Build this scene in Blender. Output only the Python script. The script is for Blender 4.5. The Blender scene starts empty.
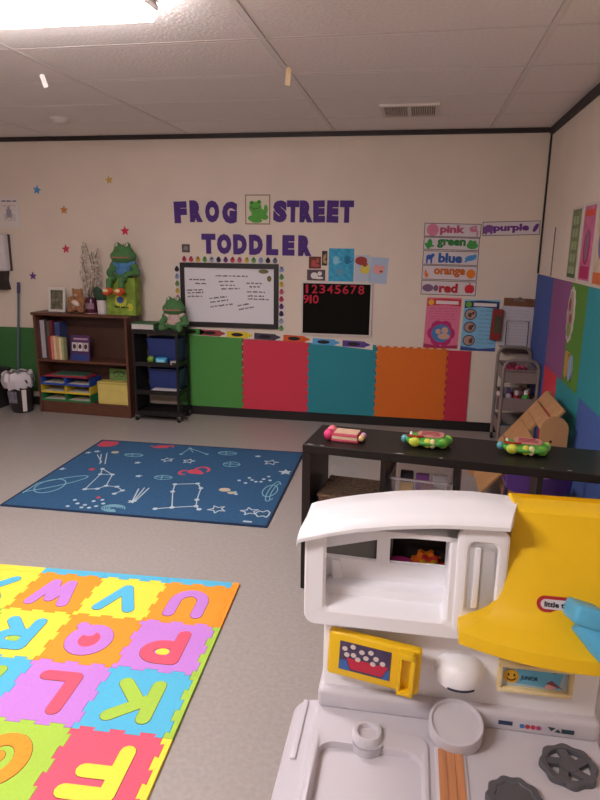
import bpy, bmesh, math, random
from mathutils import Vector, Matrix
rnd = random.Random(7)
PI = math.pi
scene = bpy.context.scene
C = scene.collection

# ------------------------------------------------------------------ camera, world, exposure
ROOM_H, BACK_Y, RIGHT_X = 2.409, 5.432, 0.929
LEFT_X, FRONT_Y = -5.2, -3.0
cam_d = bpy.data.cameras.new('camera')
cam = bpy.data.objects.new('camera', cam_d); C.objects.link(cam)
cam_d.sensor_fit = 'VERTICAL'; cam_d.sensor_height = 24.0; cam_d.sensor_width = 18.0
cam_d.lens = 24.0 * 638.78 / 800.0
cam_d.clip_start = 0.02
cam.matrix_world = Matrix(((0.98327, -0.05484, 0.17369, 0.0), (0.18172, 0.23109, -0.95581, 0.0),
                           (0.01228, 0.97139, 0.23719, 1.5334), (0, 0, 0, 1)))
scene.camera = cam
w = bpy.data.worlds.new('world'); scene.world = w; w.use_nodes = True
w.node_tree.nodes['Background'].inputs[0].default_value = (0.05, 0.045, 0.04, 1)
w.node_tree.nodes['Background'].inputs[1].default_value = 0.2
vs = scene.view_settings
vs.view_transform = 'Standard'; vs.look = 'None'; vs.gamma = 1.0; vs.use_curve_mapping = False
vs.exposure = 0.27
LAMP_NEAR, LAMP_REAR = 34.0, 42.0          # emission of the ceiling fixtures

# ------------------------------------------------------------------ materials
def lin(h):
    h = h.lstrip('#'); o = []
    for i in (0, 2, 4):
        c = int(h[i:i+2], 16) / 255
        o.append(c / 12.92 if c <= .04045 else ((c + .055) / 1.055) ** 2.4)
    return (*o, 1)
_m = {}
def M(hexc, rough=.6, var=.0, scale=30., bump=0., emit=0., metal=0., spec=.4, name=None, coat=0., wave=None, alpha=1.):
    key = (hexc, rough, var, scale, bump, emit, metal, spec, coat, wave, alpha)
    if key in _m: return _m[key]
    m = bpy.data.materials.new(name or ('finish_' + hexc)); m.use_nodes = True
    nt = m.node_tree; b = nt.nodes['Principled BSDF']
    col = lin(hexc)
    b.inputs['Base Color'].default_value = col
    b.inputs['Roughness'].default_value = rough
    b.inputs['Metallic'].default_value = metal
    b.inputs['Specular IOR Level'].default_value = spec
    b.inputs['Coat Weight'].default_value = coat
    if alpha < 1: b.inputs['Alpha'].default_value = alpha
    if emit:
        b.inputs['Emission Color'].default_value = col; b.inputs['Emission Strength'].default_value = emit
    if var or bump:
        tc = nt.nodes.new('ShaderNodeTexCoord'); mp = nt.nodes.new('ShaderNodeMapping')
        nt.links.new(tc.outputs['Object'], mp.inputs['Vector'])
        if wave: mp.inputs['Scale'].default_value = wave
        n = nt.nodes.new('ShaderNodeTexNoise'); n.inputs['Scale'].default_value = scale; n.inputs['Detail'].default_value = 6
        nt.links.new(mp.outputs[0], n.inputs['Vector'])
        if var:
            r = nt.nodes.new('ShaderNodeValToRGB')
            r.color_ramp.elements[0].position = .3; r.color_ramp.elements[1].position = .7
            r.color_ramp.elements[0].color = tuple(max(0, c * (1 - var)) for c in col[:3]) + (1,)
            r.color_ramp.elements[1].color = tuple(min(1, c * (1 + var)) for c in col[:3]) + (1,)
            nt.links.new(n.outputs['Fac'], r.inputs['Fac']); nt.links.new(r.outputs['Color'], b.inputs['Base Color'])
        if bump:
            bp = nt.nodes.new('ShaderNodeBump'); bp.inputs['Strength'].default_value = bump; bp.inputs['Distance'].default_value = .01
            nt.links.new(n.outputs['Fac'], bp.inputs['Height']); nt.links.new(bp.outputs[0], b.inputs['Normal'])
    _m[key] = m
    return m

# ------------------------------------------------------------------ mesh helpers
def rx(p, R=None, t=None):
    v = Vector(p)
    if R is not None: v = R @ v
    if t is not None: v = v + Vector(t)
    return v
def box(bm, x0, x1, y0, y1, z0, z1, bev=0., seg=2, mtx=None):
    vs_ = [bm.verts.new(p) for p in ((x0,y0,z0),(x1,y0,z0),(x1,y1,z0),(x0,y1,z0),(x0,y0,z1),(x1,y0,z1),(x1,y1,z1),(x0,y1,z1))]
    fs = [bm.faces.new([vs_[i] for i in q]) for q in ((3,2,1,0),(4,5,6,7),(0,1,5,4),(1,2,6,5),(2,3,7,6),(3,0,4,7))]
    new = set(vs_)
    if bev:
        es = {e for f in fs for e in f.edges}
        r = bmesh.ops.bevel(bm, geom=list(es), offset=bev, segments=seg, profile=.5, affect='EDGES')
        new = set(r['verts']) | {v for v in vs_ if v.is_valid}
    if mtx is not None: bmesh.ops.transform(bm, matrix=mtx, verts=list(new))
    return bm
def plate(bm, pts, z0, z1, mtx=None):
    """2-D outline (counter clockwise) in local XY pushed up from z0 to z1"""
    a = sum(pts[i][0]*pts[(i+1) % len(pts)][1] - pts[(i+1) % len(pts)][0]*pts[i][1] for i in range(len(pts)))
    if a < 0: pts = pts[::-1]
    f = (lambda p: mtx @ Vector(p)) if mtx is not None else (lambda p: p)
    lo = [bm.verts.new(f((p[0], p[1], z0))) for p in pts]; hi = [bm.verts.new(f((p[0], p[1], z1))) for p in pts]
    bm.faces.new(hi); bm.faces.new(lo[::-1])
    n = len(pts)
    for i in range(n): bm.faces.new((lo[i], lo[(i+1) % n], hi[(i+1) % n], hi[i]))
    return bm
def rect(cx, cy, w_, h_): return [(cx-w_/2, cy-h_/2), (cx+w_/2, cy-h_/2), (cx+w_/2, cy+h_/2), (cx-w_/2, cy+h_/2)]
def ell(cx, cy, a, b=None, n=16, rot=0.):
    b = a if b is None else b; o = []
    for i in range(n):
        t = 2*PI*i/n; x, y = a*math.cos(t), b*math.sin(t)
        o.append((cx + x*math.cos(rot) - y*math.sin(rot), cy + x*math.sin(rot) + y*math.cos(rot)))
    return o
def rrect(x0, x1, y0, y1, r, n=4):
    o = []
    for cx, cy, a0 in ((x1-r, y1-r, 0), (x0+r, y1-r, 90), (x0+r, y0+r, 180), (x1-r, y0+r, 270)):
        for k in range(n+1):
            a = math.radians(a0 + 90*k/n); o.append((cx + r*math.cos(a), cy + r*math.sin(a)))
    return o
def starpts(cx, cy, r, r2=None, rot=PI/2, n=5):
    r2 = r*.45 if r2 is None else r2
    return [(cx + (r if i % 2 == 0 else r2)*math.cos(rot + PI*i/n), cy + (r if i % 2 == 0 else r2)*math.sin(rot + PI*i/n)) for i in range(2*n)]
_zk = [0]
def zstep():
    # overlapping flat pieces differ by hundredths of a millimetre so that they never coincide
    _zk[0] = (_zk[0] + 1) % 97; return _zk[0]*8e-6
def stroke(bm, pts, wd, z0, z1, caps=True, n=10):
    for (xa, ya), (xb, yb) in zip(pts[:-1], pts[1:]):
        dx, dy = xb-xa, yb-ya; l = math.hypot(dx, dy)
        if l < 1e-6: continue
        nx, ny = -dy/l*wd/2, dx/l*wd/2
        plate(bm, [(xa-nx, ya-ny), (xb-nx, yb-ny), (xb+nx, yb+ny), (xa+nx, ya+ny)], z0, z1+zstep())
    if caps:
        for p in pts: plate(bm, ell(p[0], p[1], wd/2, n=n), z0, z1+zstep())
    return bm
def arc(cx, cy, a, b, t0, t1, n=8):
    return [(cx + a*math.cos(math.radians(t0+(t1-t0)*i/n)), cy + b*math.sin(math.radians(t0+(t1-t0)*i/n))) for i in range(n+1)]
def tube(bm, pts, r, n=8, cap=True, radii=None):
    pts = [Vector(p) for p in pts]; rings = []
    up = Vector((0, 0, 1)); prev = None
    for i, p in enumerate(pts):
        d = (pts[min(i+1, len(pts)-1)] - pts[max(i-1, 0)]).normalized()
        if prev is None:
            a = up if abs(d.dot(up)) < .9 else Vector((1, 0, 0)); s = d.cross(a).normalized()
        else: s = (prev - d*prev.dot(d)).normalized()
        prev = s; t = d.cross(s); rr = radii[i] if radii else r
        rings.append([bm.verts.new(p + (s*math.cos(2*PI*k/n) + t*math.sin(2*PI*k/n))*rr) for k in range(n)])
    for A, B in zip(rings[:-1], rings[1:]):
        for k in range(n): bm.faces.new((A[k], A[(k+1) % n], B[(k+1) % n], B[k]))
    if cap: bm.faces.new(rings[0][::-1]); bm.faces.new(rings[-1])
    return bm
def lathe(bm, prof, c=(0, 0, 0), n=20, a0=0., a1=360., mtx=None):
    full = abs(a1-a0-360) < 1e-6; m = n if full else n+1; rings = []
    for r, z in prof:
        ring = []
        for k in range(m):
            a = math.radians(a0 + (a1-a0)*k/n); p = Vector((r*math.cos(a), r*math.sin(a), z))
            if mtx is not None: p = mtx @ p
            ring.append(bm.verts.new(p + Vector(c)))
        rings.append(ring)
    for A, B in zip(rings[:-1], rings[1:]):
        for k in range(n):
            k2 = (k+1) % m
            bm.faces.new((A[k], A[k2], B[k2], B[k]))
    if full:
        if prof[0][0] > 1e-5: bm.faces.new(rings[0][::-1])
        if prof[-1][0] > 1e-5: bm.faces.new(rings[-1])
    return bm
def ball(bm, c, r, seg=12, ring=8, R=None):
    r = (r, r, r) if not hasattr(r, '__len__') else r
    m = Matrix.Translation(c) @ (R.to_4x4() if R is not None else Matrix.Identity(4)) @ Matrix.Diagonal((*r, 1))
    bmesh.ops.create_uvsphere(bm, u_segments=seg, v_segments=ring, radius=1, matrix=m)
    return bm
def loft(bm, loops, cap0=True, cap1=True, closed=True):
    R_ = [[bm.verts.new(p) for p in l] for l in loops]; n = len(R_[0])
    for A, B in zip(R_[:-1], R_[1:]):
        for k in range(n if closed else n-1): bm.faces.new((A[k], A[(k+1) % n], B[(k+1) % n], B[k]))
    if cap0: bm.faces.new(R_[0][::-1])
    if cap1: bm.faces.new(R_[-1])
    return bm
def B(): return bmesh.new()

def finish(bm, name, mat, smooth=False, angle=40):
    bmesh.ops.recalc_face_normals(bm, faces=bm.faces)
    me = bpy.data.meshes.new(name); bm.to_mesh(me); bm.free()
    me.materials.append(mat)
    if smooth:
        for p in me.polygons: p.use_smooth = True
        me.set_sharp_from_angle(angle=math.radians(angle))
    return me
def part(name, bm, mat, parent=None, loc=(0, 0, 0), rot=(0, 0, 0), smooth=False, label=None, kind=None, angle=40):
    me = bm if isinstance(bm, bpy.types.Mesh) else finish(bm, name, mat, smooth, angle)
    o = bpy.data.objects.new(name, me); C.objects.link(o)
    o.parent = parent; o.location = loc; o.rotation_euler = rot
    if label: o['label'] = label
    if kind: o['kind'] = kind
    return o
def tag(o, label, cat, group=None):
    o['label'] = label; o['category'] = cat
    if group: o['group'] = group
    return o
def thing(name, label, cat, loc=(0, 0, 0), rot=(0, 0, 0), group=None):
    o = bpy.data.objects.new(name, None); C.objects.link(o)
    o.empty_display_size = .05; o.location = loc; o.rotation_euler = rot
    return tag(o, label, cat, group)
def struct(name, bm, mat, label=None):
    o = part(name, bm, mat); o['kind'] = 'structure'
    if label: o['label'] = label
    return o
def on_wall(name, label, cat, x, z, group=None, rot=0.):
    """things hung on the back wall: local x right, y up, z into the room"""
    return thing(name, label, cat, (x, BACK_Y, z), (PI/2, -rot, 0), group)
def on_right(name, label, cat, y, z, group=None, off=0.):
    """things hung on the right wall: local x towards the room's front, y up"""
    return thing(name, label, cat, (RIGHT_X - off, y, z), (PI/2, 0, -PI/2), group)
def text_mesh(body, w_, h_, depth, mat, bold=.02, center=(0, 0), z=0., name='lettering', shear=0.):
    cu = bpy.data.curves.new('t', 'FONT'); cu.body = body; cu.size = 1; cu.extrude = .5; cu.offset = bold; cu.resolution_u = 3; cu.shear = shear
    o = bpy.data.objects.new('t', cu); C.objects.link(o)
    dg = bpy.context.evaluated_depsgraph_get(); dg.update()
    me = bpy.data.meshes.new_from_object(o.evaluated_get(dg)); me.name = name
    bpy.data.objects.remove(o); bpy.data.curves.remove(cu)
    xs = [v.co.x for v in me.vertices]; ys = [v.co.y for v in me.vertices]
    sx = w_/(max(xs)-min(xs)); sy = h_/(max(ys)-min(ys)); mx_, my = (max(xs)+min(xs))/2, (max(ys)+min(ys))/2
    for v in me.vertices:
        v.co = ((v.co.x-mx_)*sx + center[0], (v.co.y-my)*sy + center[1], z + (v.co.z+.5)*depth)
    me.materials.clear(); me.materials.append(mat)
    return me
def blob(name, parts_, mat, parent, voxel=.01, **kw):
    """several ellipsoids grown together into one soft body"""
    bm = B()
    for c, r, *R in parts_: ball(bm, c, r, 16, 10, R[0] if R else None)
    me = finish(bm, name, mat)
    o = bpy.data.objects.new('t', me); C.objects.link(o)
    md = o.modifiers.new('r', 'REMESH'); md.mode = 'VOXEL'; md.voxel_size = voxel
    sm = o.modifiers.new('s', 'SMOOTH'); sm.iterations = 4
    dg = bpy.context.evaluated_depsgraph_get(); dg.update()
    m2 = bpy.data.meshes.new_from_object(o.evaluated_get(dg)); m2.name = name
    bpy.data.objects.remove(o); bpy.data.meshes.remove(me)
    m2.materials.clear(); m2.materials.append(mat)
    for p in m2.polygons: p.use_smooth = True
    return part(name, m2, mat, parent, **kw)
def Rz(a): return Matrix.Rotation(a, 4, 'Z')
def Rx(a): return Matrix.Rotation(a, 4, 'X')
def Ry(a): return Matrix.Rotation(a, 4, 'Y')
def T(*p): return Matrix.Translation(p)

# ------------------------------------------------------------------ common finishes
WALL = M('dacabb', .75, .03, 3, bump=.02, name='painted_wall')
CEIL = M('ece4e0', .9, .05, 60, bump=.25, name='ceiling_panel')
GRID = M('e4dcd8', .9, name='ceiling_grid', spec=.1)
FLOOR = M('a29a95', .38, .08, 60, name='vinyl_floor', spec=.35)
BLACK = M('1e1a19', .5, name='black_paint')
DARKTRIM = M('2e2625', .55, name='dark_trim')
PAPER = M('e6dfdc', .8, name='paper')
WHITEP = M('f3f2f6', .38, .01, 4, name='white_plastic', spec=.45)
GREYP = M('c6c1c8', .42, .02, 5, name='grey_plastic', spec=.4)
YELP = M('eec018', .4, name='yellow_plastic', spec=.4)
# ------------------------------------------------------------------ room shell
bm = B(); box(bm, LEFT_X, RIGHT_X+.1, FRONT_Y, BACK_Y+.1, -.06, 0); struct('floor', bm, FLOOR)
bm = B(); box(bm, LEFT_X, RIGHT_X+.1, BACK_Y, BACK_Y+.1, 0, ROOM_H+.12); struct('wall_back', bm, WALL)
bm = B(); box(bm, RIGHT_X, RIGHT_X+.1, FRONT_Y, BACK_Y, 0, ROOM_H+.12); struct('wall_right', bm, WALL)
bm = B(); box(bm, LEFT_X-.1, LEFT_X, FRONT_Y, BACK_Y+.1, 0, ROOM_H+.12); struct('wall_left', bm, WALL)
bm = B(); box(bm, LEFT_X-.1, RIGHT_X+.1, FRONT_Y-.1, FRONT_Y, 0, ROOM_H+.12); struct('wall_front', bm, WALL)
bm = B(); box(bm, LEFT_X, RIGHT_X, FRONT_Y, BACK_Y, ROOM_H+.03, ROOM_H+.1); ceiling = struct('ceiling', bm, M('8a807a', .9))
# lay-in ceiling: T-bars and panels
GX, GY = -1.9577, 3.0361
xs = [LEFT_X] + [GX + 1.2192*i for i in range(-2, 3)] + [RIGHT_X]
ys = [FRONT_Y] + [GY + .6096*j for j in range(-9, 4)] + [BACK_Y]
tile_cache = {}
for i in range(len(xs)-1):
    for j in range(len(ys)-1):
        wx, wy = xs[i+1]-xs[i]-.028, ys[j+1]-ys[j]-.028
        key = (round(wx, 3), round(wy, 3))
        if key not in tile_cache:
            bm = B(); box(bm, -wx/2, wx/2, -wy/2, wy/2, 0, .022, .004, 1); tile_cache[key] = finish(bm, 'ceiling_tile', CEIL)
        tilt = .003*(rnd.random()-.5)
        o = part('ceiling_tile', tile_cache[key], CEIL, ceiling, ((xs[i]+xs[i+1])/2, (ys[j]+ys[j+1])/2, ROOM_H+.0025), (tilt, 0, 0))
for x in xs[1:-1]:
    bm = B(); box(bm, -.013, .013, FRONT_Y, BACK_Y, 0, .025); part('grid_bar', bm, GRID, ceiling, (x, 0, ROOM_H))
for y in ys[1:-1]:
    bm = B(); box(bm, LEFT_X, RIGHT_X, -.012, .012, 0, .025); part('grid_bar', bm, GRID, ceiling, (0, y, ROOM_H+.002))
bm = B(); box(bm, LEFT_X, RIGHT_X, BACK_Y-.022, BACK_Y, ROOM_H-.034, ROOM_H); struct('trim_1', bm, DARKTRIM)
bm = B(); box(bm, RIGHT_X-.022, RIGHT_X, FRONT_Y, BACK_Y-.022, ROOM_H-.05, ROOM_H); struct('trim_2', bm, DARKTRIM)
bm = B(); box(bm, RIGHT_X-.014, RIGHT_X, BACK_Y-.014, BACK_Y, 1.33, ROOM_H-.05); struct('trim_3', bm, DARKTRIM)
bm = B(); box(bm, LEFT_X, RIGHT_X, BACK_Y-.014, BACK_Y, 0, .078); struct('baseboard_back', bm, BLACK)
bm = B(); box(bm, RIGHT_X-.014, RIGHT_X, FRONT_Y, BACK_Y-.014, 0, .078); struct('baseboard_right', bm, BLACK)

# ------------------------------------------------------------------ ceiling fixtures
def wrap_light(x, y, strength, label):
    t = thing('ceiling_light', label, 'ceiling light', (x, y, ROOM_H))
    bm = B(); box(bm, -.61, .61, -.15, .15, -.012, 0, .003); part('housing', bm, M('d8d4d0', .5), t)
    sec = [(-.16, -.012), (-.158, -.045), (-.13, -.068), (0, -.078), (.13, -.068), (.158, -.045), (.16, -.012)]
    bm = B(); loft(bm, [[(xx, a, b) for a, b in sec] for xx in (-.60, .60)])
    part('diffuser', bm, M('fff7f8', .5, emit=strength, name='lamp_diffuser_%g' % strength), t)
    for s in (-1, 1):
        bm = B(); loft(bm, [[(s*xx, a*1.01, b*.45) for a, b in sec] for xx in (.60, .610)]); part('end_cap', bm, M('d8d4d0', .5), t)
wrap_light(-1.64, 2.40, LAMP_NEAR, 'glowing fluorescent ceiling light with a curved diffuser, above the blue rug')
wrap_light(-1.64, -.04, LAMP_REAR, 'glowing fluorescent ceiling light with a curved diffuser, behind the toy kitchen')

t = thing('ceiling_vent', 'beige louvred air vent set in a ceiling panel', 'vent', (-.125, 4.64, ROOM_H))
bm = B()
for a in ((-.19, .19, -.19, -.155), (-.19, .19, .155, .19), (-.19, -.165, -.155, .155), (.165, .19, -.155, .155), (-.012, .012, -.155, .155)): box(bm, a[0], a[1], a[2], a[3], -.012, .002)
part('frame', bm, M('d6cac2', .5), t)
bm = B(); box(bm, -.165, .165, -.155, .155, -.001, .003); part('backing', bm, M('241d1a', .9), t)
bm = B(); box(bm, -.004, .004, -.15, .11, -.011, -.001); sl = finish(bm, 'slat', M('c8bcb4', .5))
for k in range(22):
    x = (-.158 + .0146*k) if k < 11 else (.012 + .0146*(k-11))
    part('slat', sl, None, t, (x, .03, 0), (0, .5, 0))
t = thing('ceiling_tag', 'tan paper strip hanging from a ceiling grid bar', 'tag', (-.715, 3.50, ROOM_H))
bm = B(); box(bm, -.013, .013, -.001, .001, -.085, -.004); box(bm, -.006, .006, -.004, .004, -.012, 0); part('strip', bm, M('d9bd96', .8), t, (0, 0, 0), (0, .1, .3))
t = thing('ceiling_tag', 'white paper strip hanging from a ceiling panel near the left corner', 'tag', (-2.08, 3.47, ROOM_H+.004))
bm = B(); box(bm, -.013, .013, -.001, .001, -.07, -.004); box(bm, -.005, .005, -.004, .004, -.01, 0); part('strip', bm, M('f0ece8', .7), t, (0, 0, 0), (0, -.3, .2))
t = thing('smoke_detector', 'small round white smoke detector on the ceiling', 'smoke detector', (-2.67, 4.66, ROOM_H+.004))
bm = B(); lathe(bm, [(.001, -.04), (.03, -.04), (.055, -.03), (.065, -.012), (.07, -.01), (.07, 0)], n=24); part('housing', bm, M('d8ccc6', .5), t, smooth=True)

# ------------------------------------------------------------------ foam wall mats
def seam(a, b, n, amp, ax, eps):
    """points from a to b with square teeth towards +axis, eps pulls the outline off the seam"""
    o = []
    for k in range(n):
        for f, hgt in ((.27, 0), (.23, 1), (.77, 1), (.73, 0)):
            tt = (k+f)/n; x = a[0]+(b[0]-a[0])*tt; y = a[1]+(b[1]-a[1])*tt
            if ax == 0: x += amp*hgt + eps
            else: y += amp*hgt + eps
            o.append((x, y))
    return o
def foam(x0, x1, y0, y1, n=(9, 9), amp=.012, teeth='LRTB', eps=.0008):
    p = [(x0+eps, y0+eps)]
    if 'B' in teeth: p += seam((x0, y0), (x1, y0), n[0], amp, 1, eps)
    p.append((x1-eps, y0+eps))
    if 'R' in teeth: p += seam((x1, y0), (x1, y1), n[1], amp, 0, -eps)
    p.append((x1-eps, y1-eps))
    if 'T' in teeth: p += seam((x1, y1), (x0, y1), n[0], amp, 1, -eps)
    p.append((x0+eps, y1-eps))
    if 'L' in teeth: p += seam((x0, y1), (x0, y0), n[1], amp, 0, eps)
    return p
def wall_mat(x0, x1, z0, z1, hexc, label, teeth='', right=False, group=None):
    f = on_right if right else on_wall
    c = (x0+x1)/2; wd = abs(x1-x0)
    t = f('foam_mat', label, 'foam mat', c, z0, group)
    bm = B(); plate(bm, foam(-wd/2, wd/2, 0, z1-z0, teeth=teeth), 0, .012)
    part('foam_sheet', bm, M(hexc, .85, .04, 120, bump=.12), t)
MZ0, MZ1 = .08, .715
wall_mat(-2.105, -1.515, MZ0, .735, '4f8f44', 'bright green foam mat on the wall beside the black cart', 'R')
wall_mat(-1.515, -.924, MZ0, .71, 'cf3a50', 'red foam mat on the wall below the whiteboard, between green and teal', 'LR')
wall_mat(-.924, -.333, MZ0, .705, '2c8692', 'teal foam mat on the back wall below the black number board', 'LR')
wall_mat(-.333, .258, MZ0, .69, 'd86c22', 'orange foam mat on the back wall with toothed edges', 'LRT')
wall_mat(.258, .455, MZ0, .685, 'bf2f48', 'narrow red foam mat beside the orange mat', 'L')
wall_mat(-4.15, -3.52, MZ0+.05, .74, '3a6b38', 'dark green foam mat on the wall behind the broom', '')
wall_mat(-3.515, -2.92, MZ0+.05, .74, '3a6b38', 'dark green foam mat on the wall behind the bookcase', '')
# right wall (x axis of the mat runs towards the room's front)
def rmat(yA, yB, z0, z1, c, lab, teeth=''): wall_mat(yA, yB, z0, z1, c, lab, teeth, True)
rmat(5.41, 4.76, .715, 1.325, '43599a', 'blue foam mat in the upper row next to the room corner')
rmat(4.76, 4.19, .715, 1.325, '87507f', 'purple foam mat in the upper row of the side wall')
rmat(4.19, 3.79, .715, 1.325, '55832f', 'green foam mat under the posters on the side wall', )
rmat(3.79, 3.18, .715, 1.325, '2c8a92', 'teal foam mat in the upper row of the side wall')
rmat(5.41, 4.76, .09, .715, '43599a', 'blue foam mat in the lower row behind the grey cart')
rmat(4.76, 4.33, .09, .715, 'c93848', 'red foam mat below the purple mat on the side wall')
rmat(4.33, 3.72, .09, .715, '2c8a92', 'teal foam mat in the lower row beside the wooden chair')
rmat(3.72, 3.11, .09, .715, '46609f', 'blue foam mat in the lower row behind the black shelf end')

# ------------------------------------------------------------------ wall lettering
PURP = M('4c2c78', .75, .04, 40, name='purple_paper')
def wall_letter(ch, x, z, wd, ht, label, rot=0.):
    t = on_wall('wall_letter', label, 'letter', x, z, rot=rot)
    part('letter_cutout', text_mesh(ch, wd, ht, .004, PURP, bold=.085, center=(0, ht/2), name='letter_cutout'), None, t)
for ch, x, wd, dz, rt in (('F', -2.048, .115, .0, .03), ('R', -1.908, .115, .01, .02), ('O', -1.767, .125, .008, 0), ('G', -1.618, .13, .0, -.05)):
    wall_letter(ch, x, 1.695+dz, wd, .18, 'purple paper letter %s of the word FROG on the wall' % ch, rt)
for ch, x, wd, lab in (('S', -1.178, .118, 'letter S at the start of STREET'), ('T', -1.068, .105, 'letter T following the S in STREET'), ('R', -.955, .112, 'letter R of the word STREET'),
                       ('E', -.845, .098, 'letter E following the R in STREET'), ('E', -.735, .098, 'letter E before the last T of STREET'), ('T', -.617, .115, 'letter T at the end of STREET')):
    wall_letter(ch, x, 1.708, wd, .176, 'purple paper ' + lab, rnd.uniform(-.03, .03))
for i, (ch, lab) in enumerate((('T', 'letter T starting the word TODDLER'), ('O', 'letter O of the word TODDLER'), ('D', 'letter D following the O of TODDLER'), ('D', 'letter D before the L of TODDLER'),
                               ('L', 'letter L of the word TODDLER'), ('E', 'letter E of the word TODDLER'), ('R', 'letter R ending the word TODDLER'))):
    wall_letter(ch, -1.805 + .1405*i, 1.442 - .001*i, (.125, .128, .12, .12, .105, .105, .115)[i], .168, 'purple paper ' + lab, rnd.uniform(-.02, .02))
t = on_wall('frog_picture', 'square paper picture of a green frog between FROG and STREET', 'picture', -1.368, 1.69)
bm = B(); plate(bm, rect(0, .12, .215, .24), 0, .003); part('backing', bm, M('7a5a48', .8), t)
bm = B(); plate(bm, rect(0, .12, .2, .225), .003, .004); part('sheet', bm, M('d8cbb8', .8), t)
bm = B()
for q in (ell(.005, .085, .06, .05), ell(-.02, .135, .055, .05), ell(-.05, .17, .022, .022), ell(.012, .178, .02, .02), ell(-.055, .05, .03, .022), ell(.06, .06, .032, .024), ell(.07, .12, .018, .04), ell(-.01, .03, .05, .018)): plate(bm, q, .004, .0050+zstep())
part('frog_print', bm, M('5aa043', .8, .12, 40), t)
for q in (ell(-.05, .172, .008), ell(.012, .18, .008)): bm = B(); plate(bm, q, .0055, .0062); part('frog_eye', bm, M('2c4a22', .8), t)
bm = B(); stroke(bm, arc(-.02, .15, .04, .025, 200, 340), .005, .0055, .0062); part('frog_mouth', bm, M('2c4a22', .8), t)

# ------------------------------------------------------------------ whiteboard and its border strips
t = on_wall('whiteboard', 'whiteboard in a black frame covered in small handwriting', 'whiteboard', -1.627, .81)
bm = B()
for a in ((-.44, .44, 0, .042), (-.44, .44, .513, .555), (-.44, -.402, .042, .513), (.402, .44, .042, .513)): box(bm, a[0], a[1], a[2], a[3], 0, .02)
part('frame', bm, M('241d1f', .5), t)
bm = B(); box(bm, -.402, .402, .042, .513, 0, .008); part('panel', bm, M('ddd8dc', .3), t)
def scribble(bm, x0, x1, y, sl, z0, z1, wd=.0042, amp=.009):
    x = x0
    while x < x1:
        L = rnd.uniform(.02, .055); pts = []; xe = min(x1, x+L)
        k = max(4, int((xe-x)/.004))
        for i in range(k+1):
            xx = x+(xe-x)*i/k; pts.append((xx, y + sl*(xx-x0) + (amp if i % 2 else -amp*.6)*rnd.uniform(.4, 1.1)))
        stroke(bm, pts, wd, z0, z1, caps=False); x = xe + .012
bm = B()
for zx0, zx1, zy, sl in ((230, 390, 73, 0), (95, 175, 95, 0), (125, 180, 115, 0), (80, 165, 152, .05), (85, 165, 166, .05), (85, 160, 184, .03), (245, 320, 103, .05), (252, 325, 122, .03), (258, 350, 141, .05),
                         (195, 285, 192, .12), (200, 290, 212, .15), (200, 315, 236, .15), (340, 400, 226, .2), (345, 425, 246, .2), (385, 460, 108, 0), (400, 450, 126, 0), (385, 475, 152, 0), (390, 470, 173, 0), (390, 495, 189, 0)):
    x = zx0*.00179 - .0895 - .44; y = .555 - (zy*.00166 - .0116)
    scribble(bm, x, x + (zx1-zx0)*.00179, y, sl, .008, .0085)
part('handwriting', bm, M('3a3644', .7), t, label='dark marker handwriting', kind='stuff')
bm = B(); plate(bm, ell(.31, .49, .045, .018), .008, .009); plate(bm, ell(.36, .43, .02, .025), .008, .009); part('sticker', bm, M('6b6a3a', .7, .4, 60), t)
cols = ['c8444e', 'c8444e', 'd0a83a', '6f9a5a', '9fa6b8', '3b3054', '6e3f7a', 'c0405a', 'c8607a', 'd0b04a', '6f9a5a', '8f9cc0', '2d2c3a', '6a6f80', 'c0405a']
def dot_strip(label, x, z, n, horiz, off, wd=.062):
    t = on_wall('border_strip', label, 'border strip', x, z)
    ln = n*.0625
    bm = B(); plate(bm, rect(ln/2, wd/2, ln, wd) if horiz else rect(wd/2, ln/2, wd, ln), 0, .003); part('paper_strip', bm, M('d8cdc6', .8), t)
    for k in range(n):
        c = (.031 + .0625*k, wd/2) if horiz else (wd/2, .031 + .0625*k)
        bm = B(); plate(bm, ell(c[0], c[1] - .004, .021, .021, 12), .003, .005); plate(bm, rect(c[0], c[1]+.013, .02, .022), .003, .005)
        part('crayon_tip', bm, M(cols[(k+off) % len(cols)], .8), t)
dot_strip('paper strip of coloured crayon tips along the top of the whiteboard', -2.06, 1.37, 14, True, 0, .05)
dot_strip('paper strip of coloured crayon tips down the whiteboard side nearer the number board', -1.184, .79, 9, False, 3, .048)
dot_strip('paper strip of coloured crayon tips down the whiteboard side above the frog doll', -2.125, .84, 8, False, 5, .05)
t = on_wall('crayon_border', 'paper border of printed crayons running along the foam mats', 'border strip', -2.10, .735)
bm = B(); plate(bm, [(0, .0), (0, .062), (1.15, .03), (1.74, -.008), (1.74, -.072), (1.15, -.028)], .0125, .0145); part('paper_strip', bm, M('ddd4c8', .8), t)
for k, (c, x) in enumerate((('3f8a3a', .02), ('a04440', .2), ('dcc02e', .45), ('4a3c4c', .70), ('d05a28', .96), ('5a9fd0', 1.22), ('5a3f8a', 1.48))):
    L = .235; y = .031 - .029*x - (.012 if x > 1 else 0); bm = B()
    plate(bm, [(x, y-.027), (x+L*.8, y-.027-.005), (x+L*.84, y-.018-.005), (x+L, y-.005-.005), (x+L, y), (x+L*.84, y+.018-.005), (x+L*.8, y+.027-.005), (x, y+.027)], .0145, .0155)
    cr = part('crayon_print', bm, M(c, .8), t)
    bm = B(); plate(bm, ell(x+.095, y-.003, .055, .016), .0155, .016); part('crayon_oval', bm, M('241c22', .8), cr)

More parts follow.
